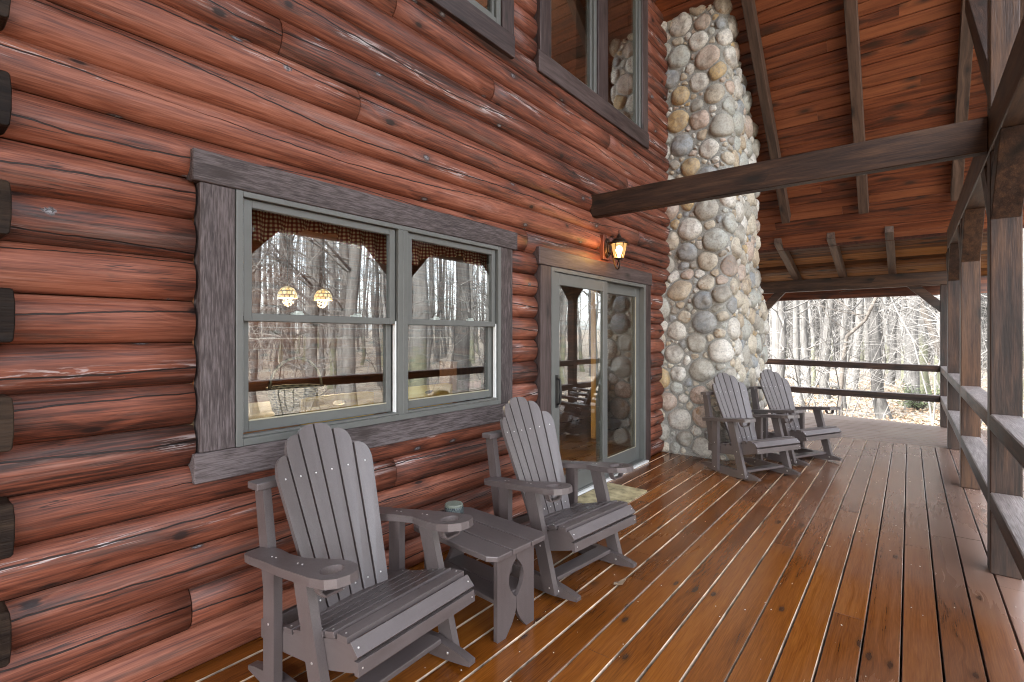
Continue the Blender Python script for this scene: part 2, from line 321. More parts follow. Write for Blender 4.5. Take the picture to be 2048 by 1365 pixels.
M['ground'] = litter_material()
M['bark'] = bark_material('grey_bark', (0.040, 0.038, 0.036), (0.185, 0.18, 0.17), True)
M['twig'] = bark_material('pale_twig', (0.06, 0.057, 0.053), (0.22, 0.212, 0.20), False)
M['darkbark'] = bark_material('dark_bark', (0.045, 0.038, 0.032), (0.13, 0.115, 0.10), False)
M['leaf'] = plain('dry_leaf', (0.26, 0.185, 0.12), 0.7, nscale=3.0, namt=0.5)
M['needle'] = plain('evergreen_leaf', (0.085, 0.115, 0.05), 0.6, nscale=3.0, namt=0.5)
M['gingham'] = gingham_material()
M['tiffany'] = tiffany_material()
M['wicker'] = wicker_material()
M['tin'] = tin_material()
M['tinlid'] = plain('woven_lid', (0.13, 0.145, 0.115), 0.6, nscale=300, namt=0.5, bstr=0.4)
M['pine'] = wood('golden_pine', (0.34, 0.15, 0.03), (0.55, 0.29, 0.06), (0.64, 0.40, 0.12), grain=14, knot=0.07, knotcol=(0.18, 0.07, 0.02), var=0.2)
M['inwall'] = wood('interior_log', (0.035, 0.013, 0.007), (0.085, 0.030, 0.015), (0.15, 0.060, 0.028), grain=12, knot=0.10, var=0.3)
M['infloor'] = wood('interior_floor', (0.10, 0.045, 0.018), (0.20, 0.10, 0.04), (0.30, 0.16, 0.07), (0.25, 0.4), grain=20, knot=0.06)
M['darkwood'] = wood('dark_cherry', (0.02, 0.008, 0.005), (0.05, 0.018, 0.010), (0.09, 0.035, 0.02), grain=14, knot=0)
M['mat'] = plain('woven_mat', (0.36, 0.31, 0.185), 0.9, nscale=9, namt=0.55, bstr=0.3, spec=0.1)
M['amber'] = None
M['paper'] = plain('pink_paper', (0.6, 0.36, 0.40), 0.7, nscale=14, namt=0.5)

# ------------------------------------------------------------------ mesh builder
class MB:
    def __init__(s): s.v = []; s.f = []; s.g = []; s.r = []; s.mi = []; s.lv = []; s.r2 = []
    def add(s, verts, faces, g=None, rnd=None, mi=0, lv=None, rnd2=0.0):
        b = len(s.v); s.v += [tuple(v) for v in verts]
        seed = random.random() * 40
        if g is None: g = [(v[0] + seed, v[1] + seed * 1.7, v[2] + seed * .6) for v in verts]
        s.g += [tuple(x) for x in g]
        r = random.random() if rnd is None else rnd
        s.r += [r] * len(verts); s.r2 += [rnd2] * len(verts)
        s.lv += (lv if lv is not None else [0.0] * len(verts))
        s.f += [tuple(i + b for i in f) for f in faces]
        s.mi += [mi] * len(faces) if isinstance(mi, int) else mi
    def box(s, lo, hi, mtx=None, axis=None, mi=0, rnd=None, skip=()):
        sz = [hi[i] - lo[i] for i in range(3)]
        if axis is None: axis = max(range(3), key=lambda i: sz[i])
        o = [axis] + [i for i in range(3) if i != axis]
        vs = [(x, y, z) for x in (lo[0], hi[0]) for y in (lo[1], hi[1]) for z in (lo[2], hi[2])]
        sd = [random.random() * 60 for _ in range(3)]
        g = [tuple(v[o[k]] + sd[k] for k in range(3)) for v in vs]
        fs = [(0, 1, 3, 2), (4, 6, 7, 5), (0, 4, 5, 1), (2, 3, 7, 6), (0, 2, 6, 4), (1, 5, 7, 3)]
        if mtx: vs = [mtx @ Vector(v) for v in vs]
        s.add(vs, fs, g, rnd, mi)
    def beam(s, p0, p1, w, h, up=(0, 0, 1), mi=0, rnd=None):
        """square timber from p0 to p1 (centre line), w sideways, h along up"""
        p0 = Vector(p0); p1 = Vector(p1); d = p1 - p0; L = d.length; d.normalize()
        u = Vector(up); side = d.cross(u).normalized(); u = side.cross(d).normalized()
        m = Matrix((d, side, u)).transposed().to_4x4(); m.translation = p0
        s.box((0, -w / 2, -h / 2), (L, w / 2, h / 2), m, 0, mi, rnd)
    def prism(s, poly, t0, t1, mtx=None, mi=0, rnd=None, along=0):
        """convex-ish polygon in local xy extruded in z"""
        n = len(poly); vs = [(x, y, t0) for x, y in poly] + [(x, y, t1) for x, y in poly]
        sd = [random.random() * 60 for _ in range(3)]
        g = [((v[along] + sd[0]), v[1 - along] + sd[1], v[2] + sd[2]) for v in vs]
        fs = [tuple(range(n - 1, -1, -1)), tuple(range(n, 2 * n))] + [(i, (i + 1) % n, n + (i + 1) % n, n + i) for i in range(n)]
        if mtx: vs = [mtx @ Vector(v) for v in vs]
        s.add(vs, fs, g, rnd, mi)
    def shape(s, loops, t0, t1, mtx=None, mi=0, along=0):
        """2D outline with holes, filled by a bezier-free curve, extruded"""
        cu = bpy.data.curves.new('tmp', 'CURVE'); cu.dimensions = '2D'; cu.fill_mode = 'BOTH'; cu.extrude = (t1 - t0) / 2
        for lp in loops:
            sp = cu.splines.new('POLY'); sp.points.add(len(lp) - 1); sp.use_cyclic_u = True
            for p, (x, y) in zip(sp.points, lp): p.co = (x, y, 0, 1)
        ob = bpy.data.objects.new('tmp', cu)
        me = bpy.data.meshes.new_from_object(ob)
        zc = (t0 + t1) / 2
        vs = [(v.co.x, v.co.y, v.co.z + zc) for v in me.vertices]; fs = [tuple(p.vertices) for p in me.polygons]
        bpy.data.objects.remove(ob); bpy.data.curves.remove(cu); bpy.data.meshes.remove(me)
        sd = [random.random() * 60 for _ in range(3)]
        g = [((v[along] + sd[0]), v[1 - along] + sd[1], v[2] + sd[2]) for v in vs]
        if mtx: vs = [mtx @ Vector(v) for v in vs]
        s.add(vs, fs, g, None, mi)
    def tube(s, pts, radii, n=8, mi=0, cap=True, rnd=None):
        pts = [Vector(p) for p in pts]; m = len(pts)
        if not hasattr(radii, '__len__'): radii = [radii] * m
        vs = []; ref = Vector((0.31, 0.95, 0.11))
        for i, p in enumerate(pts):
            d = (pts[min(i + 1, m - 1)] - pts[max(i - 1, 0)])
            if d.length < 1e-9: d = Vector((0, 0, 1))
            d.normalize()
            a = d.cross(ref)
            if a.length < 1e-3: a = d.cross(Vector((1, 0, 0)))
            a.normalize(); b = d.cross(a)
            for k in range(n):
                an = 2 * pi * k / n; vs.append(p + (a * cos(an) + b * sin(an)) * radii[i])
        fs = [(i * n + k, i * n + (k + 1) % n, (i + 1) * n + (k + 1) % n, (i + 1) * n + k) for i in range(m - 1) for k in range(n)]
        if cap: fs += [tuple(range(n - 1, -1, -1)), tuple(range((m - 1) * n, m * n))]
        s.add(vs, fs, None, rnd, mi)
    def lathe(s, prof, c=(0, 0, 0), n=20, mi=0, ruv=False):
        """profile list of (radius, z); closed rings"""
        vs = []; g = []
        m = len(prof)
        for i, (r, z) in enumerate(prof):
            for k in range(n):
                a = 2 * pi * k / n; vs.append((c[0] + r * cos(a), c[1] + r * sin(a), c[2] + z)); g.append((k / n, i / (m - 1) if ruv else z, 0))
        fs = [(i * n + k, i * n + (k + 1) % n, (i + 1) * n + (k + 1) % n, (i + 1) * n + k) for i in range(m - 1) for k in range(n)]
        if prof[0][0] > 1e-4: fs.append(tuple(range(n - 1, -1, -1)))
        if prof[-1][0] > 1e-4: fs.append(tuple(range((m - 1) * n, m * n)))
        s.add(vs, fs, g, None, mi)
    def disc(s, c, nrm, r, h, n=8, mi=0):
        c = Vector(c); nrm = Vector(nrm).normalized()
        s.tube([c, c + nrm * h], [r, r * .8], n, mi)
    def build(s, name, mats, parent=None, origin=(0, 0, 0), smooth=False, bevel=0.0, seg=1):
        me = bpy.data.meshes.new(name)
        o = Vector(origin)
        me.from_pydata([Vector(v) - o for v in s.v], [], s.f)
        mats = mats if isinstance(mats, (list, tuple)) else [mats]
        for m in mats: me.materials.append(m)
        me.polygons.foreach_set('material_index', s.mi)
        a = me.attributes.new('g', 'FLOAT_VECTOR', 'POINT'); a.data.foreach_set('vector', [c for v in s.g for c in v])
        for nm, arr in (('rnd', s.r), ('lv', s.lv), ('rnd2', s.r2)):
            if nm != 'rnd' and not any(arr): continue
            a = me.attributes.new(nm, 'FLOAT', 'POINT'); a.data.foreach_set('value', arr)
        if smooth: me.polygons.foreach_set('use_smooth', [True] * len(me.polygons))
        me.update()
        ob = bpy.data.objects.new(name, me); COL.objects.link(ob)
        if parent: ob.parent = parent
        ob.location = o
        if bevel:
            md = ob.modifiers.new('bevel', 'BEVEL'); md.width = bevel; md.segments = seg; md.limit_method = 'ANGLE'; md.angle_limit = radians(35)
        return ob

def empty(name, loc=(0, 0, 0), rz=0.0):
    o = bpy.data.objects.new(name, None); COL.objects.link(o); o.empty_display_size = 0.2
    o.location = loc; o.rotation_euler = (0, 0, rz); return o
def tag(o, label=None, cat=None, group=None, kind=None):
    if label: o['label'] = label
    if cat: o['category'] = cat
    if group: o['group'] = group
    if kind: o['kind'] = kind
    return o
def copy_tree(o, parent=None):
    c = o.copy(); COL.objects.link(c); c.parent = parent
    for ch in list(o.children): copy_tree(ch, c)
    return c
def rotm(axis, ang): return Matrix.Rotation(ang, 4, axis)
def trans(x, y, z): return Matrix.Translation((x, y, z))

# ------------------------------------------------------------------ camera, light, sky
YAW = 38.4
cam = bpy.data.cameras.new('camera'); co = bpy.data.objects.new('camera', cam); COL.objects.link(co)
cam.sensor_width = 36.0; cam.lens = 36.0 * 1003 / 2048; cam.shift_y = -9.5 / 2048
cam.clip_start = 0.05; cam.clip_end = 800
co.location = (0, 0, H); co.rotation_euler = (radians(90), 0, radians(YAW - 90)); SC.camera = co

SUN_EL, SUN_AZ = 50.0, 150.0      # azimuth of the direction towards the sun, from +X counter-clockwise
w = bpy.data.worlds.new('World'); SC.world = w; w.use_nodes = True
nt = w.node_tree; bg = nt.nodes['Background']
sky = nt.nodes.new('ShaderNodeTexSky'); sky.sky_type = 'NISHITA'; sky.sun_disc = False
sky.sun_elevation = radians(SUN_EL); sky.sun_rotation = radians(90 - SUN_AZ); sky.dust_density = 3.0; sky.air_density = 1.0; sky.ozone_density = 1.0
hs = nt.nodes.new('ShaderNodeHueSaturation'); hs.inputs['Saturation'].default_value = 0.30
nt.links.new(sky.outputs[0], hs.inputs['Color']); nt.links.new(hs.outputs[0], bg.inputs['Color']); bg.inputs['Strength'].default_value = 0.15
sun = bpy.data.lights.new('sun', 'SUN'); sun.energy = 1.1; sun.angle = radians(10); sun.color = (1.0, 0.95, 0.88)
so = bpy.data.objects.new('sun', sun); COL.objects.link(so)
dv = Vector((cos(radians(SUN_EL)) * cos(radians(SUN_AZ)), cos(radians(SUN_EL)) * sin(radians(SUN_AZ)), sin(radians(SUN_EL))))
so.rotation_euler = (-dv).to_track_quat('-Z', 'Y').to_euler(); so.location = (6, -10, 14)
SC.view_settings.view_transform = 'Standard'; SC.view_settings.look = 'None'; SC.view_settings.gamma = 1.0
SC.view_settings.exposure = 3.75
SC.render.engine = 'CYCLES'
SC.cycles.pixel_filter_type = 'BLACKMAN_HARRIS'; SC.cycles.filter_width = 1.05
SC.cycles.max_bounces = 8; SC.cycles.diffuse_bounces = 4; SC.cycles.glossy_bounces = 4; SC.cycles.transparent_max_bounces = 12
SC.cycles.sample_clamp_indirect = 6.0; SC.cycles.use_denoising = True
SC.cycles.caustics_reflective = False; SC.cycles.caustics_refractive = False

# ------------------------------------------------------------------ deck
def deck_boards(mb, horizontal, a0, a1, c0, pitch, n, zt, limits=None, butt=True):
    gap = 0.008 if horizontal else 0.016; ch = 0.0025; th = 0.035
    for k in range(n):
        lo = c0 + k * pitch + gap / 2; hi = c0 + (k + 1) * pitch - gap / 2
        s0, s1 = (a0, a1) if limits is None else limits((lo + hi) / 2)
        cuts = [s0]; edge_r = random.random()
        if butt:
            x = s0 + random.uniform(0.5, 4.0)
            while x < s1 - 0.6: cuts.append(x); x += random.uniform(2.2, 4.8)
        cuts.append(s1)
        for j in range(len(cuts) - 1):
            x0, x1 = cuts[j] + 0.0015, cuts[j + 1] - 0.0015
            dz = random.uniform(-0.001, 0.001)
            prof = [(lo, zt - th), (lo, zt - ch * 1.1 + dz), (lo + ch * 1.1, zt + dz), (hi - ch, zt + dz), (hi, zt - ch + dz), (hi, zt - th)]
            sd = [random.random() * 90 for _ in range(3)]
            vs = []; g = []
            for x in (x0, x1):
                for (y, z) in prof:
                    vs.append((x, y, z) if horizontal else (y, x, z)); g.append((x + sd[0], y + sd[1], sd[2]))
            fs = [(i, i + 1, 7 + i, 6 + i) for i in range(5)] + [(5, 0, 6, 11), (0, 5, 4, 3, 2, 1), (6, 7, 8, 9, 10, 11)]
            if not horizontal: fs = [tuple(reversed(f)) for f in fs]
            mb.add(vs, fs, g, None, [1, 1 if lo > 0.1 and horizontal and edge_r < .8 else 0, 0, 2, 2, 2, 2, 2])  # daylight painted into the gaps: outward edges pale, house-side edges dark
mb = MB()
deck_boards(mb, True, -3.0, 8.47, 0.0295 - 0.1425 * 6, 0.1425, 23, 0.0)
mb.box((-3, -0.95, -0.32), (10.5, -0.828, -0.005), axis=0)
mb.box((-3, -0.82, -0.3), (10.3, 2.45, -0.10), mi=2, axis=0)
deck = mb.build('deck', [M['deck'], M['raw_lit'], M['core']]); tag(deck, kind='structure')
mb = MB()
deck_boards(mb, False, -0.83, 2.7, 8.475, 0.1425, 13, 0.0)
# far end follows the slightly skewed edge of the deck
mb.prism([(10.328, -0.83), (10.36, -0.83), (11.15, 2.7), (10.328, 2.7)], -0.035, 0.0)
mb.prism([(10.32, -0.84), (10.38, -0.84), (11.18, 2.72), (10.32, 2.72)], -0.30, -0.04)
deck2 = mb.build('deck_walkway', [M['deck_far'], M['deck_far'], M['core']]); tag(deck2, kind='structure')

# ------------------------------------------------------------------ log cabin: wall, windows, door
cabin = empty('log_cabin', (3.2, 2.45, 0.0))
tag(cabin, 'red stained log cabin wall with weathered brown window and door trim', 'cabin')
CO = (3.2, 2.45, 0.0)
def C(mbx, name, mats, **kw):
    """part of the cabin, coordinates given in world space"""
    ob = mbx.build(name, mats, None, **kw); ob.parent = cabin; ob.location = Vector(ob.location) - Vector(CO); return ob
def Csub(mbx, name, mats, parent, **kw):
    ob = mbx.build(name, mats, None, **kw); ob.parent = parent
    ob.location = Vector((0, 0, 0)); 
    for v in ob.data.vertices: v.co -= Vector(CO) + parent.location
    return ob
def ceil_z(x):
    return 2.823 + 0.907 * (8.916 - x) if x >= 3.2 else 2.823 + 0.907 * (8.916 - 3.2) - 0.907 * (3.2 - x)
openings = [(0.835, 2.99, 0.93, 2.085), (3.335, 5.572, -0.1, 2.03), (1.14, 3.012, 3.70, 5.3), (3.33, 5.495, 3.74, 5.5)]
joints = {16: [1.21], 15: [1.65], 12: [3.195], 1: [0.821], 18: [2.79], 13: [4.6], 19: [4.6, 1.9], 20: [0.4], 17: [5.0], 14: [5.3], 22: [4.4], 3: [1.9]}
mb = MB()
for k in range(0, 46):
    z0, z1 = k * PITCH, (k + 1) * PITCH; zc = (z0 + z1) / 2
    run = (8.916 - (z1 - 2.80) / 0.907)
    xmax = min(8.4, run); xmin = max(-2.6, 6.4 - run)
    if xmax - xmin < 0.1: break
    segs = [(xmin, xmax)]
    for (a, b, lo, hi) in openings:
        if z1 - 0.03 > lo and z0 + 0.03 < hi:
            ns = []
            for (p, q) in segs:
                if q <= a or p >= b: ns.append((p, q)); continue
                if p < a: ns.append((p, a))
                if q > b: ns.append((b, q))
            segs = ns
    js = joints.get(k, [random.uniform(0, 6)] if k > 20 else [])
    for j in js:
        ns = []
        for (p, q) in segs:
            if p + .1 < j < q - .1: ns += [(p, j - 0.002), (j + 0.002, q)]
            else: ns.append((p, q))
        segs = ns
    for (p, q) in segs:
        nx = max(2, int((q - p) / 0.22) + 1); na = 13
        seed = random.random() * 50; rnd = random.random(); zoff = random.uniform(-.002, .002)
        vs = []; g = []; lv = []
        for i in range(nx):
            x = p + (q - p) * i / (nx - 1)
            wob = 0.004 * noise.noise((x * 0.9, k * 3.1, seed))
            sc = 1 + 0.05 * noise.noise((x * 0.5, k * 7.7, 2.0))
            for a in range(na):
                u = -1 + 2 * a / (na - 1)
                uu = sin(u * pi / 2 * 0.985)
                y = 2.422 - 0.047 * sc * (1 - abs(uu) ** 2.4) ** 0.74 + wob
                z = zc + uu * (PITCH / 2 - 0.0008) + zoff
                vs.append((x, y, z)); g.append((x + seed, u * 0.12 + seed * 0.37, k * 3.7 + seed * .11)); lv.append(u * 0.5)
        fs = [(i * na + a, (i + 1) * na + a, (i + 1) * na + a + 1, i * na + a + 1) for i in range(nx - 1) for a in range(na - 1)]
        fs.append(tuple(range(na))); fs.append(tuple(range((nx - 1) * na + na - 1, (nx - 1) * na - 1, -1)))
        mb.add(vs, fs, g, rnd, 0, lv)
me_wall = C(mb, 'log_siding', M['log'])
# smooth the round of the logs, keep sawn ends flat
for p in me_wall.data.polygons: p.use_smooth = len(p.vertices) == 4
# solid wall behind the logs, left open at the windows and door
mb = MB()
def wallrect(x0, x1, z0, z1):
    mb.box((x0, 2.457, z0), (x1, 2.60, z1), axis=0)
xs = [-2.6, 0.85, 2.975, 3.35, 5.555, 8.4]
wallrect(-2.6, 0.85, -0.2, 3.4); wallrect(3.10, 3.35, -0.2, 3.4); wallrect(5.555, 8.4, -0.2, 2.9)
wallrect(0.85, 3.10, -0.2, 0.94); wallrect(0.85, 3.10, 2.08, 3.4); wallrect(3.35, 5.555, -0.2, 0.0); wallrect(3.35, 5.555, 2.02, 3.4)
wallrect(5.555, 7.9, 2.9, 3.4); wallrect(-1.5, 1.155, 3.4, 4.8); wallrect(1.155, 5.48, 3.4, 3.71); wallrect(2.998, 3.345, 3.71, 5.3)
wallrect(4.31, 4.53, 3.71, 5.5); wallrect(5.48, 6.6, 3.4, 4.8); wallrect(5.48, 5.75, 4.8, 5.55)
wallrect(1.155, 3.345, 5.3, 6.3); wallrect(3.345, 5.0, 5.5, 6.2)
C(mb, 'wall_core', M['core'])

def window_unit(name, casing, frame_mb, glass_mb, sash_mb=None, bead_mb=None, gm='glass', trim='trim'):
    w0 = C(casing, name, M[trim], bevel=0.004)
    if frame_mb: Csub(frame_mb, 'frame', [M['frame'], M['vinyl']], w0, bevel=0.002)
    if sash_mb:
        for i, sm in enumerate(sash_mb): Csub(sm, 'sash', [M['frame'], M['vinyl'], M['bead']], w0, bevel=0.002)
    for gmb in glass_mb: Csub(gmb, 'pane', M[gm], w0)
    return w0
def ring(mb, x0, x1, z0, z1, y0, y1, l, r, b, t, mi=0):
    """rectangular frame out of four butted bars"""
    mb.box((x0, y0, z0), (x0 + l, y1, z1), mi=mi); mb.box((x1 - r, y0, z0), (x1, y1, z1), mi=mi)
    mb.box((x0 + l, y0 + .0015, z0), (x1 - r, y1, z0 + b), mi=mi, axis=0); mb.box((x0 + l, y0 + .0015, z1 - t), (x1 - r, y1, z1), mi=mi, axis=0)
# double-hung pair
cs = MB()
cs.box((0.815, 2.350, 2.088), (3.035, 2.43, 2.222)); cs.box((0.822, 2.352, 0.805), (3.02, 2.43, 0.932))
cs.box((0.845, 2.356, 0.933), (0.987, 2.43, 2.087)); cs.box((2.842, 2.356, 0.933), (2.982, 2.43, 2.087))
fr = MB()
ring(fr, 0.989, 2.840, 0.934, 2.086, 2.352, 2.47, 0.030, 0.030, 0.034, 0.026)
fr.box((1.897, 2.354, 0.968), (1.967, 2.47, 2.060))
fr.box((1.928, 2.350, 0.968), (1.936, 2.356, 2.060), mi=0)
for (a, b) in ((1.019, 1.897), (1.967, 2.840 - 0.030)):
    fr.box((a + .001, 2.372, 0.97), (a + 0.009, 2.40, 1.52), mi=1); fr.box((b - 0.009, 2.372, 0.97), (b - .001, 2.40, 1.52), mi=1)
    fr.box((a + .001, 2.364, 1.52), (a + .006, 2.372, 2.058), mi=1)
    fr.box((a, 2.358, 0.969), (b, 2.40, 0.982), axis=0)
sash = []; panes = []
for (a, b) in ((1.019, 1.897), (1.967, 2.810)):
    s1 = MB(); ring(s1, a + .010, b - .010, 1.500, 2.058, 2.374, 2.404, 0.038, 0.038, 0.036, 0.036)
    for lx in (0.33, 0.72):     # sash locks
        xx = a + (b - a) * lx; s1.box((xx - .03, 2.405, 1.532), (xx + .03, 2.43, 1.548), mi=1); s1.box((xx - .012, 2.40, 1.546), (xx + .02, 2.425, 1.556), mi=1)
    sash.append(s1)
    s2 = MB(); ring(s2, a + .012, b - .012, 0.984, 1.534, 2.408, 2.438, 0.036, 0.036, 0.052, 0.034)
    s2.box((a + .048, 2.404, 1.034), (b - .048, 2.4085, 1.042), mi=2, axis=0)
    sash.append(s2)
    p = MB(); p.box((a + .046, 2.389, 1.534), (b - .046, 2.393, 2.024), axis=0); panes.append(p)
    p = MB(); p.box((a + .046, 2.423, 1.034), (b - .046, 2.427, 1.502), axis=0); panes.append(p)
win = window_unit('double_hung_window', cs, fr, panes, sash)
# sliding door
cs = MB()
cs.box((3.318, 2.345, 2.018), (5.585, 2.43, 2.160)); cs.box((3.350, 2.354, 0.0), (3.503, 2.43, 2.017)); cs.box((5.425, 2.354, 0.0), (5.565, 2.43, 2.017))
fr = MB(); ring(fr, 3.505, 5.423, 0.004, 2.016, 2.352, 2.52, 0.040, 0.040, 0.03, 0.036)
fr.box((3.50, 2.315, 0.003), (5.43, 2.351, 0.022), mi=1, axis=0); fr.box((3.55, 2.44, 0.034), (5.38, 2.452, 0.05), mi=1, axis=0)
door = C(cs, 'sliding_door', M['trim2'], bevel=0.004)
Csub(fr, 'frame', [M['frame'], M['vinyl']], door, bevel=0.002)
s1 = MB(); ring(s1, 3.547, 4.525, 0.035, 1.978, 2.366, 2.404, 0.100, 0.088, 0.165, 0.105)
Csub(s1, 'door_panel', [M['frame']], door, bevel=0.003)
s2 = MB(); ring(s2, 4.44, 5.381, 0.036, 1.978, 2.412, 2.450, 0.085, 0.100, 0.150, 0.105)
s2.box((5.268, 2.4065, 0.19), (5.280, 2.4115, 1.872), mi=1); s2.box((4.53, 2.4065, 0.187), (5.268, 2.4115, 0.195), mi=1, axis=0)
Csub(s2, 'door_panel', [M['frame'], M['bead']], door, bevel=0.003)
p = MB(); p.box((3.647, 2.383, 0.20), (4.437, 2.388, 1.873)); Csub(p, 'pane', M['doorglass'], door)
p = MB(); p.box((4.525, 2.430, 0.186), (5.281, 2.435, 1.873)); Csub(p, 'pane', M['doorglass'], door)
hd = MB(); hd.tube([(3.60, 2.363, .845), (3.60, 2.333, .86), (3.60, 2.325, .96), (3.60, 2.333, 1.055), (3.60, 2.363, 1.07)], 0.011, 8)
hd.box((3.582, 2.358, 0.82), (3.618, 2.366, 1.10)); Csub(hd, 'handle', M['black'], door, smooth=False)
# upstairs windows
cs = MB(); cs.box((1.13, 2.350, 3.545), (3.005, 2.43, 3.712)); cs.box((2.862, 2.356, 3.713), (3.0, 2.43, 5.30)); cs.box((1.15, 2.356, 3.713), (1.29, 2.43, 5.30)); cs.box((1.13, 2.35, 5.301), (3.02, 2.43, 5.44))
fr = MB(); ring(fr, 1.292, 2.860, 3.714, 5.299, 2.372, 2.47, .05, .05, .05, .05); ring(fr, 1.342, 2.810, 3.764, 5.249, 2.392, 2.44, .03, .03, .03, .03)
p = MB(); p.box((1.372, 2.41, 3.794), (2.780, 2.415, 5.219)); window_unit('gable_window', cs, fr, [p], trim='trim2')
cs = MB(); cs.box((3.32, 2.350, 3.585), (5.505, 2.43, 3.760)); cs.box((3.345, 2.356, 3.761), (3.505, 2.43, 5.50)); cs.box((4.315, 2.356, 3.761), (4.520, 2.43, 5.50)); cs.box((5.345, 2.356, 3.761), (5.49, 2.43, 5.50)); cs.box((3.32, 2.35, 5.501), (5.52, 2.43, 5.63))
fr = MB(); panes = []
for (a, b) in ((3.507, 4.313), (4.522, 5.343)):
    ring(fr, a, b, 3.762, 5.499, 2.372, 2.47, .022, .05, .022, .03); ring(fr, a + .022, b - .05, 3.784, 5.469, 2.395, 2.44, .018, .028, .02, .03)
    p = MB(); p.box((a + .04, 2.41, 3.804), (b - .078, 2.415, 5.439)); panes.append(p)
window_unit('gable_window', cs, fr, panes, trim='trim2')
# rooms behind the glass
mb = MB()
mb.box((-2.2, 2.61, -0.05), (7.9, 8.0, 0.0), axis=0, mi=1); mb.box((-2.2, 2.61, 2.62), (7.9, 8.0, 2.80), axis=0)
for k in range(15):
    mb.box((-2.2, 7.9, k * .175), (7.9, 8.0, k * .175 + .172), axis=0)
mb.box((-2.3, 2.61, -0.05), (-2.2, 8, 2.80), axis=1); mb.box((7.9, 2.61, -0.05), (8.0, 8, 2.80), axis=1); mb.box((-2.2, 7.9, 2.60), (7.9, 8.0, 2.619), axis=0)
for k in range(32):
    z_ = 2.81 + k * .175; half = 8.916 - (z_ + .17 - 2.80) / .907 - 3.2
    if half < .2: break
    mb.box((3.2 - min(half, 5.4), 6.5, z_), (3.2 + min(half, 4.7), 6.6, z_ + .172), axis=0)
mb.box((-2.3, 2.61, 2.805), (-2.2, 6.5, 3.6), axis=1); mb.box((7.9, 2.61, 2.805), (8.0, 6.5, 3.7), axis=1)
C(mb, 'interior_shell', [M['inwall'], M['infloor']])
for k in range(0, 30):            # butt ends of the crossing logs at the corner
    if k % 2 == 0: continue
    z0 = k * PITCH + PITCH * 1.02; 
    dx = random.uniform(-.008, .008)
    poly = [(0.05, z0 + .002), (0.262 + dx, z0 + .002), (0.268 + dx, z0 + .01), (0.272 + dx, z0 + .06), (0.272 + dx, z0 + .13), (0.268 + dx, z0 + .172), (0.262 + dx, z0 + .178), (0.05, z0 + .180)]
    m = Matrix(((1, 0, 0, 0), (0, 0, 1, 0), (0, 1, 0, 0), (0, 0, 0, 1)))
    mb = MB(); mb.prism(poly, 2.285 + random.uniform(-.015, .015), 2.45, m)
    C(mb, 'corner_log_end', M['logend'], bevel=0.003)

# ------------------------------------------------------------------ stone chimney
chim = empty('stone_chimney', (6.9, 2.1, 0)); tag(chim, 'tall fieldstone chimney of rounded river stones rising through the porch roof', 'chimney')
def prof_at(z):
    """chimney outline at height z: near face X, wall Y, street face Y, far X"""
    s = min(1, max(0, (z - 1.85) / 0.45)); s = s * s * (3 - 2 * s)
    xn = 6.06 + 0.21 * s - 0.035 * max(0, z - 2.3) ; yf = 1.63 + 0.05 * s; xf = 7.88 - 0.20 * s - 0.10 * max(0, (z - 2.3)) * .6
    return xn, yf, xf
def chim_pt(u, z, off=0.0):
    xn, yf, xf = prof_at(z); r = 0.10
    L1 = 2.52 - yf - r; L2 = pi * r / 2
    xb = xn - 0.02
    if u < L1: return Vector((xb, 2.52 - u, z)), Vector((-1, 0, 0))
    if u < L1 + L2:
        a = (u - L1) / r; n = Vector((-cos(a), -sin(a), 0)); return Vector((xb + r, yf + r, z)) + n * r, n
    d = u - L1 - L2; xe = xf - r - (xb + r)
    if d < xe: return Vector((xb + r + d, yf, z)), Vector((0, -1, 0))
    a = min((d - xe) / r, pi / 2); n = Vector((sin(a), -cos(a), 0))
    p = Vector((xf - r, yf + r, z)) + n * r
    extra = d - xe - L2
    if extra > 0: p = Vector((xf, yf + r + extra, z)); n = Vector((1, 0, 0))
    return p, n
ULEN, ZTOP = 3.3, 6.6
mb = MB(); nu, nz = 130, 220; vs = []
for j in range(nz):
    z = -0.02 + ZTOP * j / (nz - 1)
    for i in range(nu):
        u = ULEN * i / (nu - 1); p, n = chim_pt(u, z)
        vs.append(p + n * (0.013 + 0.010 * noise.noise((u * 9, z * 9, 3)) + 0.006 * noise.noise((u * 30, z * 30, 7))))
fs = [(j * nu + i, (j + 1) * nu + i, (j + 1) * nu + i + 1, j * nu + i + 1) for j in range(nz - 1) for i in range(nu - 1)]
mb.add(vs, fs); ob = mb.build('mortar', M['mortar'], smooth=True); ob.parent = chim; ob.location = -Vector(chim.location)
rng = random.Random(11)
cells = []
def try_put(r, tries):
    for _ in range(tries):
        u = rng.uniform(0.02, ULEN - 0.1); z = rng.uniform(0.03, ZTOP - 0.1)
        if z - r < -0.02: continue
        ok = True
        for (a, b, q) in cells:
            if (a - u) ** 2 + ((b - z) * 1.12) ** 2 < (q + r) ** 2 * 0.90: ok = False; break
        if ok: cells.append((u, z, r))
for r, n in ((0.150, 260), (0.125, 900), (0.105, 2200), (0.085, 4200), (0.065, 6500), (0.048, 9000), (0.034, 9000), (0.024, 5000)): try_put(r, n)
mb = MB()
NA, NR = 26, 7
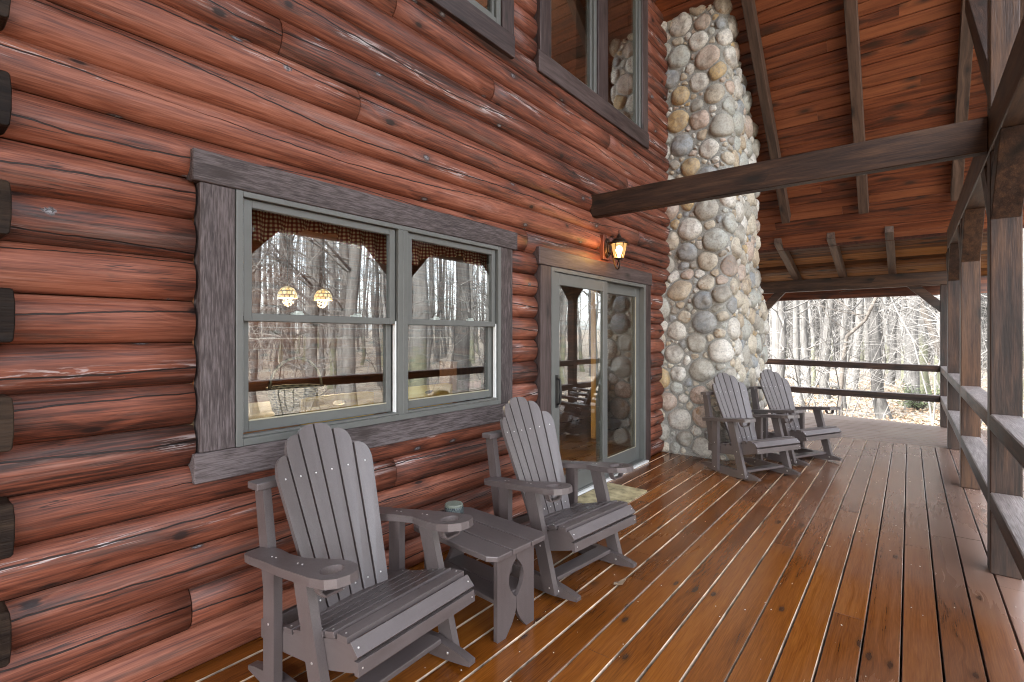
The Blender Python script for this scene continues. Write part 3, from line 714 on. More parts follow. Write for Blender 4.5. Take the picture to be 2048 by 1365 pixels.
for ci, (u, z, r) in enumerate(cells):
    nb = [(a, b, q) for (a, b, q) in cells if 0 < (a - u) ** 2 + (b - z) ** 2 < (r + q + 0.24) ** 2]
    cuts_ = [(rng.uniform(0, 2 * pi), rng.uniform(.78, 1.12) * r * 1.15) for _ in range(rng.randint(3, 6))] if rng.random() < .75 else []
    rad = []
    asp = rng.uniform(0.78, 1.3); aa = rng.uniform(0, pi)
    for k in range(NA):
        th = 2 * pi * k / NA; dx, dz = cos(th), sin(th)
        lim = r * 1.8
        for (a, b, q) in nb:
            ex, ez = a - u, b - z; D2 = ex * ex + ez * ez; D = sqrt(D2)
            pr = (dx * ex + dz * ez) / D
            if pr > 0.05:
                m = (D2 + r * r - q * q) / (2 * D) - 0.0045
                lim = min(lim, m / pr)
        lim = min(lim, r * 1.8)
        if dz < 0: lim = min(lim, (z + 0.015) / max(1e-3, -dz))
        for (pa, pd) in cuts_:
            cc = cos(th - pa)
            if cc > .1: lim = min(lim, pd / cc)
        e = 1 + 0.28 * cos(2 * (th - aa))
        rad.append(max(0.35 * r, min(lim, r * 1.5 * e)))
    for _ in range(1): rad = [0.25 * rad[k - 1] + 0.5 * rad[k] + 0.25 * rad[(k + 1) % NA] for k in range(NA)]
    hgt = min(0.075, 0.018 + r * rng.uniform(0.26, 0.46)); seed = rng.random() * 100
    pw = rng.uniform(2.4, 5.0)
    vs = []
    tx, tz = rng.uniform(-.25, .25), rng.uniform(-.25, .25)
    p, n = chim_pt(u, z)
    vs.append(p + n * (hgt * (1 + 0.1 * noise.noise((seed, 0, 0)))))
    for j in range(1, NR + 1):
        rho = j / NR
        for k in range(NA):
            th = 2 * pi * k / NA; rr = rad[k] * (rho ** 0.8) * (1 + 0.07 * noise.noise((cos(th) * 1.3 + seed, sin(th) * 1.3, 1.0)))
            du, dzz = rr * cos(th), rr * sin(th)
            prof = max(0.0, 1 - (rho ** 0.8) ** pw) ** 0.6
            hh = hgt * prof * (1 + tx * du / r * .7 + tz * dzz / r * .7) - 0.014 * (rho == 1) + (hgt * 0.30 * noise.noise((du * 9 + seed, dzz * 9, 5)) + hgt * 0.12 * noise.noise((du * 26 + seed, dzz * 26, 5))) * prof ** .5
            p, n = chim_pt(max(0.0, u + du), z + dzz); vs.append(p + n * hh)
    fs = [(0, 1 + (k + 1) % NA, 1 + k) for k in range(NA)]
    fs += [(1 + (j - 1) * NA + k, 1 + (j - 1) * NA + (k + 1) % NA, 1 + j * NA + (k + 1) % NA, 1 + j * NA + k) for j in range(1, NR) for k in range(NA)]
    mb.add(vs, fs, None, rng.random(), 0, None, rng.random() * .98 + .01)
ob = mb.build('fieldstones', M['stone'], smooth=True); ob.parent = chim; ob.location = -Vector(chim.location)

# ------------------------------------------------------------------ porch roof
roof = empty('porch_roof', (3.2, 0.7, 2.8)); tag(roof, 'steep gable porch roof with orange plank ceiling and exposed brown rafters', 'roof')
def R(mbx, name, mats, **kw):
    ob = mbx.build(name, mats, **kw); ob.parent = roof; ob.location = Vector(ob.location) - Vector(roof.location); return ob
sl = Vector((1, 0, -0.907)).normalized(); upn = Vector((0.907, 0, 1)).normalized()
ridge = Vector((3.2, 0, ceil_z(3.2))); edge = Vector((8.916, 0, 2.823)); SL = (edge - ridge).length
def slope_pts(s, y, h, side):
    p = ridge + sl * s + upn * h
    return Vector((p.x if side > 0 else 6.4 - p.x, y, p.z))
for side in (1, -1):
    mb = MB(); bw = 0.136; n = int(SL / bw) + 1
    for k in range(n):
        s0, s1 = k * bw, min(SL, (k + 1) * bw)
        if s1 - s0 < 0.02: continue
        ys = [-1.15] + ([rng.uniform(-.2, 2.0)] if rng.random() < .5 else []) + [2.62]
        for j in range(len(ys) - 1):
            y0, y1 = ys[j] + .0007, ys[j + 1] - .0007
            prof = [(s0 + .001, .02), (s0 + .001, .012), (s0 + .007, 0), (s1 - .007, 0), (s1 - .001, .012), (s1 - .001, .02)]
            sd = [random.random() * 90 for _ in range(3)]
            vs = []; g = []
            for y in (y0, y1):
                for (s_, h_) in prof: vs.append(slope_pts(s_, y, h_, side)); g.append((y + sd[0], s_ + sd[1], sd[2]))
            fs = [(i, i + 1, 7 + i, 6 + i) for i in range(5)] + [(5, 0, 6, 11), (0, 5, 4, 3, 2, 1), (6, 7, 8, 9, 10, 11)]
            mb.add(vs, fs, g)
    R(mb, 'ceiling_boards', M['ceiling'])
    mb = MB()
    a, b = slope_pts(-0.1, 0, 0.10, side), slope_pts(SL + .02, 0, 0.10, side)
    for (y0, y1) in ((-1.17, 6.7),):
        vs = [Vector((q.x, y, q.z)) + Vector((0, 0, dz)) for q in (a, b) for y in (y0, y1) for dz in (-0.085, 0.10)]
        mb.add(vs, [(0, 1, 3, 2), (4, 6, 7, 5), (0, 4, 5, 1), (2, 3, 7, 6), (0, 2, 6, 4), (1, 5, 7, 3)])
    R(mb, 'roof_deck', M['core'])
RD = 0.18
for side in (1, -1):
    for (y0, y1, send, w) in ((1.385, 1.485, 7.10, 0), (0.435, 0.545, 7.10, 0), (-0.51, -0.405, 7.08, 0), (-0.86, -0.77, 7.3, 0)):
        mb = MB(); p0 = slope_pts(0.0, (y0 + y1) / 2, -RD / 2 - .002, side); p1 = slope_pts(send, (y0 + y1) / 2, -RD / 2 - .002, side)
        mb.beam(p0, p1, y1 - y0, RD, upn if side > 0 else Vector((-upn.x, 0, upn.z)))
        R(mb, 'rafter', M['rafter'], bevel=0.004)
mb = MB(); mb.beam((4.28, -0.45, 2.98), (5.95, -0.45, 4.38), 0.13, 0.16); R(mb, 'strut', M['timber'], bevel=0.005)
mb = MB(); mb.beam((2.1, -0.45, 2.98), (0.45, -0.45, 4.38), 0.13, 0.16); R(mb, 'strut', M['timber'], bevel=0.005)
# lower roof over the walkway beyond
def low_z(x): return 2.60 + (10.36 - x) * 0.255
mb = MB(); bw = 0.145
x = 8.73
while x < 11.15:
    x1 = x + bw
    sd = [random.random() * 90 for _ in range(3)]
    vs = []; g = []
    for y in (-1.15, 2.8):
        for (xx, dz) in ((x + .001, 0.004), (x + .006, 0.0), (x1 - .006, 0.0), (x1 - .001, 0.004), (x1 - .001, .03), (x + .001, .03)):
            vs.append((xx, y, low_z(xx) + dz)); g.append((y + sd[0], xx + sd[1], sd[2]))
    mb.add(vs, [(0, 6, 7, 1), (1, 7, 8, 2), (2, 8, 9, 3), (3, 9, 10, 4), (4, 10, 11, 5), (5, 11, 6, 0), (0, 1, 2, 3, 4, 5), (11, 10, 9, 8, 7, 6)], g)
    x = x1
R(mb, 'lower_ceiling', M['lowceil'])
mb = MB(); vs = [(xx, y, low_z(xx) + dz) for xx in (8.73, 11.2) for y in (-1.17, 2.82) for dz in (0.036, 0.15)]
mb.add(vs, [(0, 1, 3, 2), (4, 6, 7, 5), (0, 4, 5, 1), (2, 3, 7, 6), (0, 2, 6, 4), (1, 5, 7, 3)]); R(mb, 'lower_roof_deck', M['core'])
for yc in (2.33, 1.62, 0.915, 0.222, -0.60):
    mb = MB(); p0 = Vector((8.75, yc, low_z(8.75) - .071)); p1 = Vector((11.05, yc, low_z(11.05) - .071)); mb.beam(p0, p1, 0.10, 0.14)
    R(mb, 'rafter', M['rafter'], bevel=0.004)
mb = MB(); mb.box((11.08, -1.18, 2.13), (11.115, 2.85, 2.40), axis=1); R(mb, 'fascia', M['ceiling'], bevel=0.003)

# ------------------------------------------------------------------ timber frame
YI, YO = -0.38, -0.52         # inner and outer faces of the posts
post_x = [(4.155, 'porch post under the tie beam, nearest and widest, with big knots'),
          (6.36, 'second porch post from the camera, between the two middle rail bays'),
          (8.43, 'third porch post, standing where the deck boards turn'),
          (10.36, 'farthest porch post at the end corner of the railing')]
def knee(mb, x0, z0, dx, dz, y, sec=0.13, w=0.13):
    mb.beam((x0, y, z0), (x0 + dx, y, z0 + dz), w, sec)
for i, (px, lab) in enumerate([(2.05, None), (-0.15, None), (-2.4, None)] + post_x):
    o = empty('porch_post', (px + .07, (YI + YO) / 2, 0))
    tag(o, lab or 'dark brown porch post standing in the front railing behind the viewer', 'post', 'posts along the porch edge')
    top = 2.548
    if abs(px - 4.155) < .01: top = 4.6
    if abs(px - 10.36) < .01: top = 2.238
    mb = MB(); mb.box((px, YO, 0.001), (px + .14, YI, min(top, 2.548)))
    if top > 3: mb.box((px + .004, YO + .01, 2.802), (px + .136, YI - .0, 6.4 if False else 4.85))
    sh = mb.build('shaft', M['timber'], bevel=0.006); sh.parent = o; sh.location = -Vector(o.location)
    if px < 10:
        for s in (-1, 1):
            mb = MB(); xf = px + (0 if s < 0 else .14)
            # 45 degree brace, sawn to the post and the girder
            poly = [(0, 2.13), (s * .42, 2.55), (s * .25, 2.549), (0, 2.30)] if False else [(0, 2.13), (s * .418, 2.548), (s * .21, 2.548), (0, 2.338)]
            if s > 0: poly = poly[::-1]
            m = Matrix(((1, 0, 0, xf), (0, 0, 1, 0), (0, 1, 0, 0), (0, 0, 0, 1)))
            mb.prism(poly, YO + .004, YI - .003, m)
            b = mb.build('knee_brace', M['timber'], bevel=0.004); b.parent = o; b.location = -Vector(o.location)
    else:
        mb = MB(); poly = [(-0.378, 1.81), (0.012, 2.238), (0.20, 2.238), (-0.378, 2.02)]
        poly = [(YI, 1.81), (0.03, 2.238), (-0.14, 2.238), (YI, 1.99)]
        m = Matrix(((0, 0, 1, 0), (1, 0, 0, 0), (0, 1, 0, 0), (0, 0, 0, 1)))
        mb.prism(poly, px + .02, px + .12, m)
        b = mb.build('knee_brace', M['timber'], bevel=0.004); b.parent = o; b.location = -Vector(o.location)
o = empty('porch_post', (10.43, 2.27, 0)); tag(o, 'far porch post half hidden behind the stone chimney', 'post', 'posts along the porch edge')
mb = MB(); mb.box((10.36, 2.20, 0.001), (10.50, 2.34, 2.238)); sh = mb.build('shaft', M['timber'], bevel=0.006); sh.parent = o; sh.location = -Vector(o.location)
mb = MB(); m = Matrix(((0, 0, 1, 0), (1, 0, 0, 0), (0, 1, 0, 0), (0, 0, 0, 1)))
mb.prism([(2.20, 1.99), (1.98, 2.238), (1.80, 2.238), (2.20, 1.80)][::-1], 10.38, 10.48, m); b = mb.build('knee_brace', M['timber'], bevel=0.004); b.parent = o; b.location = -Vector(o.location)
mb = MB(); mb.box((-3, YO - .01, 2.55), (8.57, YI, 2.80)); b = mb.build('porch_girder', M['timber'], origin=(3, -.45, 2.675), bevel=0.006)
tag(b, 'long dark timber girder running over the tops of the porch posts', 'beam')
mb = MB(); mb.box((4.235, YI + .001, 2.57), (4.325, 2.40, 2.782)); b = mb.build('tie_beam', M['timber'], origin=(4.28, 1.0, 2.676), bevel=0.005)
tag(b, 'dark timber tie beam crossing from log wall to nearest post', 'beam')
mb = MB(); mb.box((10.36, -0.60, 2.24), (10.50, 2.60, 2.455)); b = mb.build('end_beam', M['timber'], origin=(10.43, 1, 2.35), bevel=0.005)
tag(b, 'dark beam over the far open end of the porch', 'beam')

# railings
spans = [(-2.26, -.15), (-.01, 2.05), (2.19, 4.155), (4.295, 6.36), (6.50, 8.43), (8.57, 10.36)]
labs = ['front railing bay behind the viewer', 'front railing bay left of the nearest post', 'nearest railing bay at right edge, worn and painted skylit pale on top',
        'railing bay between nearest post and second post', 'railing bay between second post and third post', 'railing bay between third post and far corner post']
for (a, b), lab in zip(spans, labs):
    o = empty('porch_railing', ((a + b) / 2, -.45, 0)); tag(o, lab, 'railing', 'two rail bays of the porch railing')
    for (z0, z1) in ((0.862, 0.962), (0.385, 0.492)):
        mb = MB(); mb.box((a + .001, YO + .004, z0), (b - .001, YI - .0, z1)); r_ = mb.build('rail', M['rail'], bevel=0.006); r_.parent = o; r_.location = -Vector(o.location)
o = empty('porch_railing', (10.43, .9, 0)); tag(o, 'two dark horizontal rails across the far end of the porch before the woods', 'railing', 'two rail bays of the porch railing')
for (z0, z1, dz) in ((0.864, 0.967, .045), (0.387, 0.493, .02)):
    mb = MB(); mb.beam((10.43, YI + .001, (z0 + z1) / 2), (10.43, 2.199, (z0 + z1) / 2 + dz), 0.12, z1 - z0); r_ = mb.build('rail', M['rail'], bevel=0.006); r_.parent = o; r_.location = -Vector(o.location)

# ------------------------------------------------------------------ wall lamp
lamp = empty('wall_lantern', (4.43, 2.36, 2.28)); tag(lamp, 'lit bronze coach lantern with amber glass on the log wall above the door', 'wall lamp')
LX, LY = 4.34, 2.15
def LP(mbx, name, mats, **kw):
    ob = mbx.build(name, mats, **kw); ob.parent = lamp; ob.location = -Vector(lamp.location); return ob
mb = MB(); mb.box((4.40, 2.345, 2.185), (4.54, 2.42, 2.43)); LP(mb, 'mounting_block', M['log'], bevel=0.004)
mb = MB(); c = Vector((4.47, 2.344, 2.30))
for (rx, rz, y0, y1) in ((.058, .098, 0, -.010), (.050, .088, -.010, -.020), (.030, .06, -.020, -.032)):
    n = 28; vs = [(c.x + rx * cos(2 * pi * k / n), c.y + y, c.z + rz * sin(2 * pi * k / n)) for y in (y0, y1) for k in range(n)]
    mb.add(vs, [(k, n + k, n + (k + 1) % n, (k + 1) % n) for k in range(n)] + [tuple(range(n)), tuple(range(2 * n - 1, n - 1, -1))])
LP(mb, 'back_plate', M['iron'], bevel=0.002)
mb = MB()
P0 = Vector((4.46, 2.315, 2.245)); 
arm = []
for k in range(21):
    a = pi * (0.95 + 1.05 * k / 20); arm.append(Vector((LX + (P0.x - LX) * .5 - (P0.x - LX) * .5 * cos(a + pi) * -1, 0, 0)))
arm = [Vector((4.46, 2.315, 2.25)), Vector((4.452, 2.285, 2.235)), Vector((4.44, 2.262, 2.20)), Vector((4.43, 2.245, 2.15)), Vector((4.412, 2.225, 2.105)), Vector((4.39, 2.20, 2.078)), Vector((4.365, 2.175, 2.068)), Vector((4.345, 2.152, 2.078)), Vector((4.332, 2.138, 2.102)), Vector((4.335, 2.140, 2.128)), Vector((4.35, 2.158, 2.140)), Vector((4.368, 2.178, 2.130)), Vector((4.372, 2.183, 2.108))]
mb.tube(arm, [.008] * 8 + [.007, .006, .006, .005, .004], 8)
mb.tube([(LX, LY, 2.128), (LX, LY, 2.158)], [.010, .016], 10)
mb.tube([Vector((4.462, 2.312, 2.35)), Vector((4.44, 2.29, 2.352)), Vector((4.415, 2.255, 2.335)), Vector((4.405, 2.235, 2.30)), Vector((4.41, 2.24, 2.26)), Vector((4.43, 2.255, 2.20))], .0055, 6)
LP(mb, 'scroll_arm', M['iron'], smooth=True)
mb = MB(); mb.lathe([(0.0, .452), (.005, .448), (.004, .418), (.006, .412), (.014, .405), (.017, .392), (.022, .386), (.026, .374), (.052, .362), (.070, .345), (.074, .338), (.088, .330), (.094, .320), (.092, .312), (.070, .316), (0.0, .318)], (LX, LY, 1.985), 28)
LP(mb, 'cap', M['iron'], smooth=True); mb = MB(); mb.lathe([(0.0, .168), (.030, .168), (.040, .176), (.040, .184), (.0, .186)], (LX, LY, 1.985), 20)
LP(mb, 'lamp_base', M['iron'], smooth=True)
mb = MB()
for k in range(6):
    a = 2 * pi * k / 6; mb.tube([(LX + .073 * cos(a), LY + .073 * sin(a), 2.303), (LX + .06 * cos(a), LY + .06 * sin(a), 2.24), (LX + .041 * cos(a), LY + .041 * sin(a), 2.165)], .0035, 5)
LP(mb, 'cage', M['iron'])
t = NT('amber_glass'); tr = t.n('BsdfTransparent', {0: (1.0, 0.80, 0.48, 1)}); em = t.n('Emission', {0: (1.0, 0.62, 0.22, 1), 1: 0.11}); gl = t.n('BsdfGlossy', {'Roughness': 0.1})
m1 = t.n('MixShader', {0: 0.45}); t.t.links.new(tr.outputs[0], m1.inputs[1]); t.t.links.new(em.outputs[0], m1.inputs[2])
m2 = t.n('MixShader', {0: 0.06}); t.t.links.new(m1.outputs[0], m2.inputs[1]); t.t.links.new(gl.outputs[0], m2.inputs[2]); M['amber'] = t.done(m2)
mb = MB(); n = 18; prof = [(.038, .18), (.050, .215), (.060, .255), (.068, .29), (.070, .318)]
vs = [(LX + r * cos(2 * pi * k / n), LY + r * sin(2 * pi * k / n), 1.985 + z) for r, z in prof for k in range(n)]
mb.add(vs, [(i * n + k, i * n + (k + 1) % n, (i + 1) * n + (k + 1) % n, (i + 1) * n + k) for i in range(4) for k in range(n)]); LP(mb, 'lamp_glass', M['amber'], smooth=True)
mb = MB(); mb.lathe([(0, -.052), (.012, -.048), (.014, -.03), (.026, -.005), (.033, .02), (.028, .045), (.012, .058), (0, .06)], (LX, LY, 2.225), 18)
LP(mb, 'bulb', emissive('bulb_glow', (1.0, 0.80, 0.50), 3.0), smooth=True)
def point(loc, watts, col, r):
    l = bpy.data.lights.new('lamp_light', 'POINT'); l.energy = watts; l.color = col; l.shadow_soft_size = r
    o = bpy.data.objects.new('lamp_light', l); COL.objects.link(o); o.location = loc; return o
point((LX, LY, 2.228), 2.2, (1.0, 0.62, 0.28), 0.055)

# ------------------------------------------------------------------ rocking chairs
MXZ = Matrix(((1, 0, 0, 0), (0, 0, 1, 0), (0, 1, 0, 0), (0, 0, 0, 1)))     # local (x, y=z) polygon, thickness along Y
def make_chair():
    root = empty('rocking_chair')
    PM = [M['poly'], M['screw']]
    def part(mb, name, bevel=0.004): return mb.build(name, PM, root, bevel=bevel, seg=2)
    # rockers
    N = 15
    lo = []; hi = []
    for i in range(N):
        x = -0.375 + 0.745 * i / (N - 1); z = x * x / (2 * 2.1)
        lo.append((x, z)); 
        tpr = min(1.0, (0.372 - abs(x)) / 0.22); hi.append((x, z + 0.018 + 0.062 * max(0, tpr) ** 0.7))
    poly = lo + hi[::-1]
    for s in (-1, 1):
        y = s * 0.276; mb = MB(); mb.shape([poly], min(y - .019, y + .019), max(y - .019, y + .019), MXZ)
        for (xx, zz) in ((0.245, .048), (-0.15, .05)): mb.disc((xx, y + s * .019, zz), (0, s, 0), .008, .005, 8, 1); mb.disc((xx, y - s * .019, zz), (0, -s, 0), .008, .005, 8, 1)
        part(mb, 'rocker')
    # legs: an upright and a raked one each side, outside the rockers
    for s in (-1, 1):
        y0, y1 = sorted((s * .296, s * .331))
        mb = MB(); mb.shape([[(-.185, .028), (-.108, .028), (-.108, .555), (-.185, .546)]], y0, y1, MXZ, along=1)
        mb.disc((-.147, s * .331, .315), (0, s, 0), .006, .003, 8, 1); mb.disc((-.147, s * .331, .06), (0, s, 0), .006, .003, 8, 1); part(mb, 'leg')
        mb = MB(); mb.shape([[(.172, .028), (.252, .034), (.095, .588), (.015, .574)]], y0, y1, MXZ, along=1)
        mb.disc((.145, s * .331, .275), (0, s, 0), .006, .003, 8, 1); mb.disc((.212, s * .331, .065), (0, s, 0), .006, .003, 8, 1); part(mb, 'leg')
    # seat sides
    top = [(.338, .345), (.325, .372), (.30, .386), (.26, .384), (.20, .365), (.12, .340), (.04, .315), (-.06, .292), (-.16, .282), (-.27, .280)]
    bot = [(-.27, .205), (-.10, .205), (.06, .225), (.20, .252), (.30, .282), (.338, .296)]
    for s in (-1, 1):
        y0, y1 = sorted((s * .256, s * .2945)); mb = MB(); mb.shape([top + bot], y0, y1, MXZ); part(mb, 'seat_side', 0.003)
    # seat slats on the curve
    mb = MB()
    cps = [(.352, .316, 84), (.333, .369, 44), (.274, .392, -4), (.203, .381, -17), (.135, .359, -18), (.068, .337, -17), (.002, .316, -15), (-.066, .302, -9)]
    for (x, z, a) in cps:
        m = trans(x, 0, z) @ rotm('Y', radians(a)); wv = .0275 if a < 60 else .0235
        mb.box((-wv, -.300, -.011), (wv, .300, .011), m, 1)
        nrm = m.to_3x3() @ Vector((0, 0, 1))
        for s in (-1, 1): mb.disc(m @ Vector((0, s * .282, .011)), nrm, .0042, .002, 8, 1)
    part(mb, 'seat', 0.004)
    # fan back
    bx, bz = -0.095, 0.292; top_ = Vector((-0.385, 1.015)); dirv = Vector((top_.x - bx, top_.y - bz)); L = dirv.length; dirv.normalize()
    B = Matrix(((0, dirv.x, -dirv.y * -1, bx), (1, 0, 0, 0), (0, dirv.y, -dirv.x * 1, bz), (0, 0, 0, 1)))
    nrm = Vector((dirv.y, 0, -dirv.x)); B = Matrix(((0, dirv.x, nrm.x, bx), (1, 0, 0, 0), (0, dirv.y, nrm.z, bz), (0, 0, 0, 1)))
    mb = MB()
    Lin = [L, L - .038, L - .125]; Lout = [L - .050, L - .130, L - .235]
    for s in (-1, 1):
        for k in range(3):
            wb0, wb1 = .004 + k * .060, .055 + k * .060
            wt0, wt1 = .005 + k * .0895, .0845 + k * .0895
            def wat(w_b, w_t, l): return w_b + (w_t - w_b) * l / L
            pts = [(wb0, -.03), (wb1, -.03)]
            o1, o2 = Lout[k], Lin[k]
            for q in range(0, 11):
                a = (pi / 2) * q / 10; l = o1 + (o2 - o1) * sin(a) ** 1.0; 
                e1 = wat(wb1, wt1, l); e0 = wat(wb0, wt0, l)
                w_ = e0 + (e1 - e0) * (cos(a) ** 0.85 if q < 10 else 0)
                pts.append((w_, l))
            pts = [(s * a, b) for a, b in pts]
            v0 = len(mb.v); mb.shape([pts], 0.0, 0.022, None, along=1)
            for q in range(v0, len(mb.v)): a, b, c_ = mb.v[q]; mb.v[q] = tuple(B @ Vector((a, b, c_ + .85 * a * a)))
            lm = 0.555; wm = (wat(wb0, wt0, lm) + wat(wb1, wt1, lm)) / 2
            mb.disc(B @ Vector((s * wm, lm, .022 + .85 * wm * wm)), nrm, .0048, .0025, 8, 1)
            wm = (wat(wb0, wt0, .05) + wat(wb1, wt1, .05)) / 2; mb.disc(B @ Vector((s * wm, .05, .022 + .85 * wm * wm)), nrm, .0048, .0025, 8, 1)
    part(mb, 'backrest', 0.003)
    cz = 0.292 + dirv.y * 0.555; cx = -0.095 + dirv.x * 0.555
    mb = MB(); mb.box((cx - .085, -.292, cz - .018), (cx - .004, .292, cz + .012), axis=1); part(mb, 'back_rail')
    for s in (-1, 1):
        y0, y1 = sorted((s * .228, s * .264)); mb = MB()
        mb.shape([[(-.285, .21), (-.215, .21), (cx - .014, cz - .019), (cx - .080, cz - .019)]], y0, y1, MXZ, along=1); part(mb, 'back_post')
    # arms with a cup hole
    for s in (-1, 1):
        outl = [(-.33, .268), (-.30, .266), (-.22, .268), (-.10, .288), (.00, .290), (.07, .268), (.13, .250), (.20, .240), (.262, .250), (.308, .285),
                (.318, .325), (.305, .368), (.27, .394), (.20, .402), (.10, .398), (-.02, .392), (-.12, .382), (-.20, .376), (-.27, .372), (-.32, .364), (-.335, .345), (-.335, .29)]
        hole = [(.212 + .044 * cos(2 * pi * k / 24), .322 + .044 * sin(2 * pi * k / 24)) for k in range(24)]
        if s < 0: outl = [(a, -b) for a, b in outl]; hole = [(a, -b) for a, b in hole]
        m = trans(.012, -s * .020, .574) @ rotm('Y', radians(-7.0))
        mb = MB(); mb.shape([outl, hole], -.016, .016, m)
        for (xx, yy) in ((-.16, .335), (-.13, .335), (.02, .335), (.05, .335)): mb.disc(m @ Vector((xx, s * yy, .016)), (0, 0, 1), .0045, .002, 8, 1)
        ar = part(mb, 'arm', 0.005)
        mb = MB()
        yy = s * .322
        pts = [(.205, yy - .062, -.014), (.205, yy - .050, -.045), (.205, yy - .036, -.060), (.205, yy + .036, -.060), (.205, yy + .050, -.045), (.205, yy + .062, -.014)]
        for q in range(5): mb.beam(m @ Vector(pts[q]), m @ Vector(pts[q + 1]), .030, .012, (1, 0, 0.01)) if False else mb.beam(m @ Vector(pts[q]), m @ Vector(pts[q + 1]), .010, .032, (1, 0, .01))
        cup = mb.build('cup_strap', PM, ar, bevel=0.002)
    mb = MB(); mb.beam((.165, -.257, .085), (.165, .257, .085), .085, .024); part(mb, 'stretcher')
    mb = MB(); mb.box((-.26, -.255, .215), (-.235, .255, .278), axis=1); part(mb, 'rear_stretcher')
    return root
chair = make_chair()
chs = [((1.272, 1.812), 2.6, 'brown rocking chair nearest the camera, left of the side table'),
       ((2.609, 1.700), -6.8, 'brown rocking chair right of the side table, before the sliding door'),
       ((5.677, 1.321), -28.5, 'brown rocking chair against the stone chimney corner'),
       ((6.637, 1.055), -27.5, 'farthest brown rocking chair, beside the chimney with woods behind')]
for i, ((x, y), th, lab) in enumerate(chs):
    o = chair if i == 0 else copy_tree(chair)
    o.location = (x, y, 0.001); o.rotation_euler = (0, 0, radians(th - 90)); tag(o, lab, 'rocking chair', 'rocking chairs on the porch')

# side table
tb = empty('side_table', (1.935, 1.765, 0), radians(-4)); tag(tb, 'brown slatted side table with leaf cut-outs between two rocking chairs', 'side table')
PM = [M['poly'], M['screw']]
mb = MB(); hw, hl, ch = .205, .315, .045
for k in range(3):
    x0, x1 = -hw + k * 2 * hw / 3 + .0025, -hw + (k + 1) * 2 * hw / 3 - .0025
    if k == 0: poly = [(x0, -hl + ch), (x0 + ch * .7, -hl), (x1, -hl), (x1, hl), (x0 + ch * .7, hl), (x0, hl - ch)]
    elif k == 2: poly = [(x0, -hl), (x1 - ch * .7, -hl), (x1, -hl + ch), (x1, hl - ch), (x1 - ch * .7, hl), (x0, hl)]
    else: poly = [(x0, -hl), (x1, -hl), (x1, hl), (x0, hl)]
    mb.prism(poly, .402, .428, along=1)
mb.build('tabletop', PM, tb, bevel=0.004, seg=2)
leafr = lambda t_: .052 * sin(pi * t_) ** .8
for s in (-1, 1):
    mb = MB(); yy = s * .262; wv = .132
    for q in (-1, 1):
        pts = [(q * wv, 0.0), (q * wv, .401), (q * .0015, .401), (q * .0015, .355)]
        for k in range(1, 12): t_ = k / 12; pts.append((q * (.0015 + leafr(t_)), .355 - .185 * t_))
        pts += [(q * .0015, .17), (q * .0015, .115), (q * .012, .085), (q * .032, .05), (q * .058, .02), (q * .075, .0)]
        mb.shape([pts], yy - .012, yy + .012, MXZ, along=1)
    mb.build('leg_panel', PM, tb, bevel=0.003)
mb = MB()
for k in (0, 1): mb.box((-.118 + k * .119, -.249, .165), (-.001 + k * .119, .249, .187), axis=1)
mb.build('shelf', PM, tb, bevel=0.003)
mug = empty('candle_tin', (1.975, 1.975, .4285)); tag(mug, 'small round patterned candle tin with woven lid on the side table', 'candle tin')
mb = MB(); mb.lathe([(.0, .0), (.050, .0), (.053, .004), (.053, .060), (.050, .064), (0, .064)], n=28)
bd = mb.build('tin_body', M['tin'], mug, smooth=False)
mb = MB(); mb.lathe([(0, .0645), (.050, .0645), (.051, .070), (.046, .078), (0, .080)], n=28); mb.build('lid', M['tinlid'], mug)
# door mat, fallen leaf, specks
mb = MB()
def rrect(x0, y0, x1, y1, r, n=5):
    out = []
    for cx, cy, a0 in ((x1 - r, y1 - r, 0), (x0 + r, y1 - r, 90), (x0 + r, y0 + r, 180), (x1 - r, y0 + r, 270)):
        for k in range(n + 1): a = radians(a0 + 90 * k / n); out.append((cx + r * cos(a), cy + r * sin(a)))
    return out
mb.prism(rrect(3.62, 1.885, 4.40, 2.30, .03), 0.002, 0.010)
b = mb.build('door_mat', M['mat'], origin=(4.0, 2.1, 0)); tag(b, 'worn tan door mat on the deck in front of the sliding door', 'door mat')
mb = MB()
def leaf_mesh(mb, c, size, ang, curl, mi=0):
    vs = []
    for i in range(5):
        u = i / 4 - .5; wv = [0.02, .30, .36, .24, .01][i] * size
        z = abs(u) * curl * size
        for k in (-1, 0, 1):
            x, y = u * size, k * wv * .5
            vs.append((c[0] + x * cos(ang) - y * sin(ang), c[1] + x * sin(ang) + y * cos(ang), c[2] + z + abs(k) * curl * size * .35))
    fs = [(i * 3 + k, (i + 1) * 3 + k, (i + 1) * 3 + k + 1, i * 3 + k + 1) for i in range(4) for k in range(2)]
    mb.add(vs, fs, mi=mi)
leaf_mesh(mb, (2.637, 1.30, .003), .10, -.3, .35)
b = mb.build('fallen_leaf', M['leaf'], origin=(2.637, 1.3, 0), smooth=True); sd = b.modifiers.new('thick', 'SOLIDIFY'); sd.thickness = .001
tag(b, 'small curled dry leaf lying on the deck in front of the chairs', 'leaf')
mb = MB()
for _ in range(260):
    x = random.uniform(0.9, 8.3); y = random.uniform(-.7, 1.9); s_ = random.uniform(.001, .0038)
    mb.prism([(x + s_ * cos(a) * random.uniform(.5, 1.3), y + s_ * sin(a)) for a in (0, 1.3, 2.6, 3.9, 5.1)], .0008, .0025)
b = mb.build('deck_debris', plain('pollen_flake', (0.55, 0.50, 0.42), 0.8, nscale=5)); tag(b, 'tiny pale bud scales and grit scattered over the deck boards', 'debris', kind='stuff')

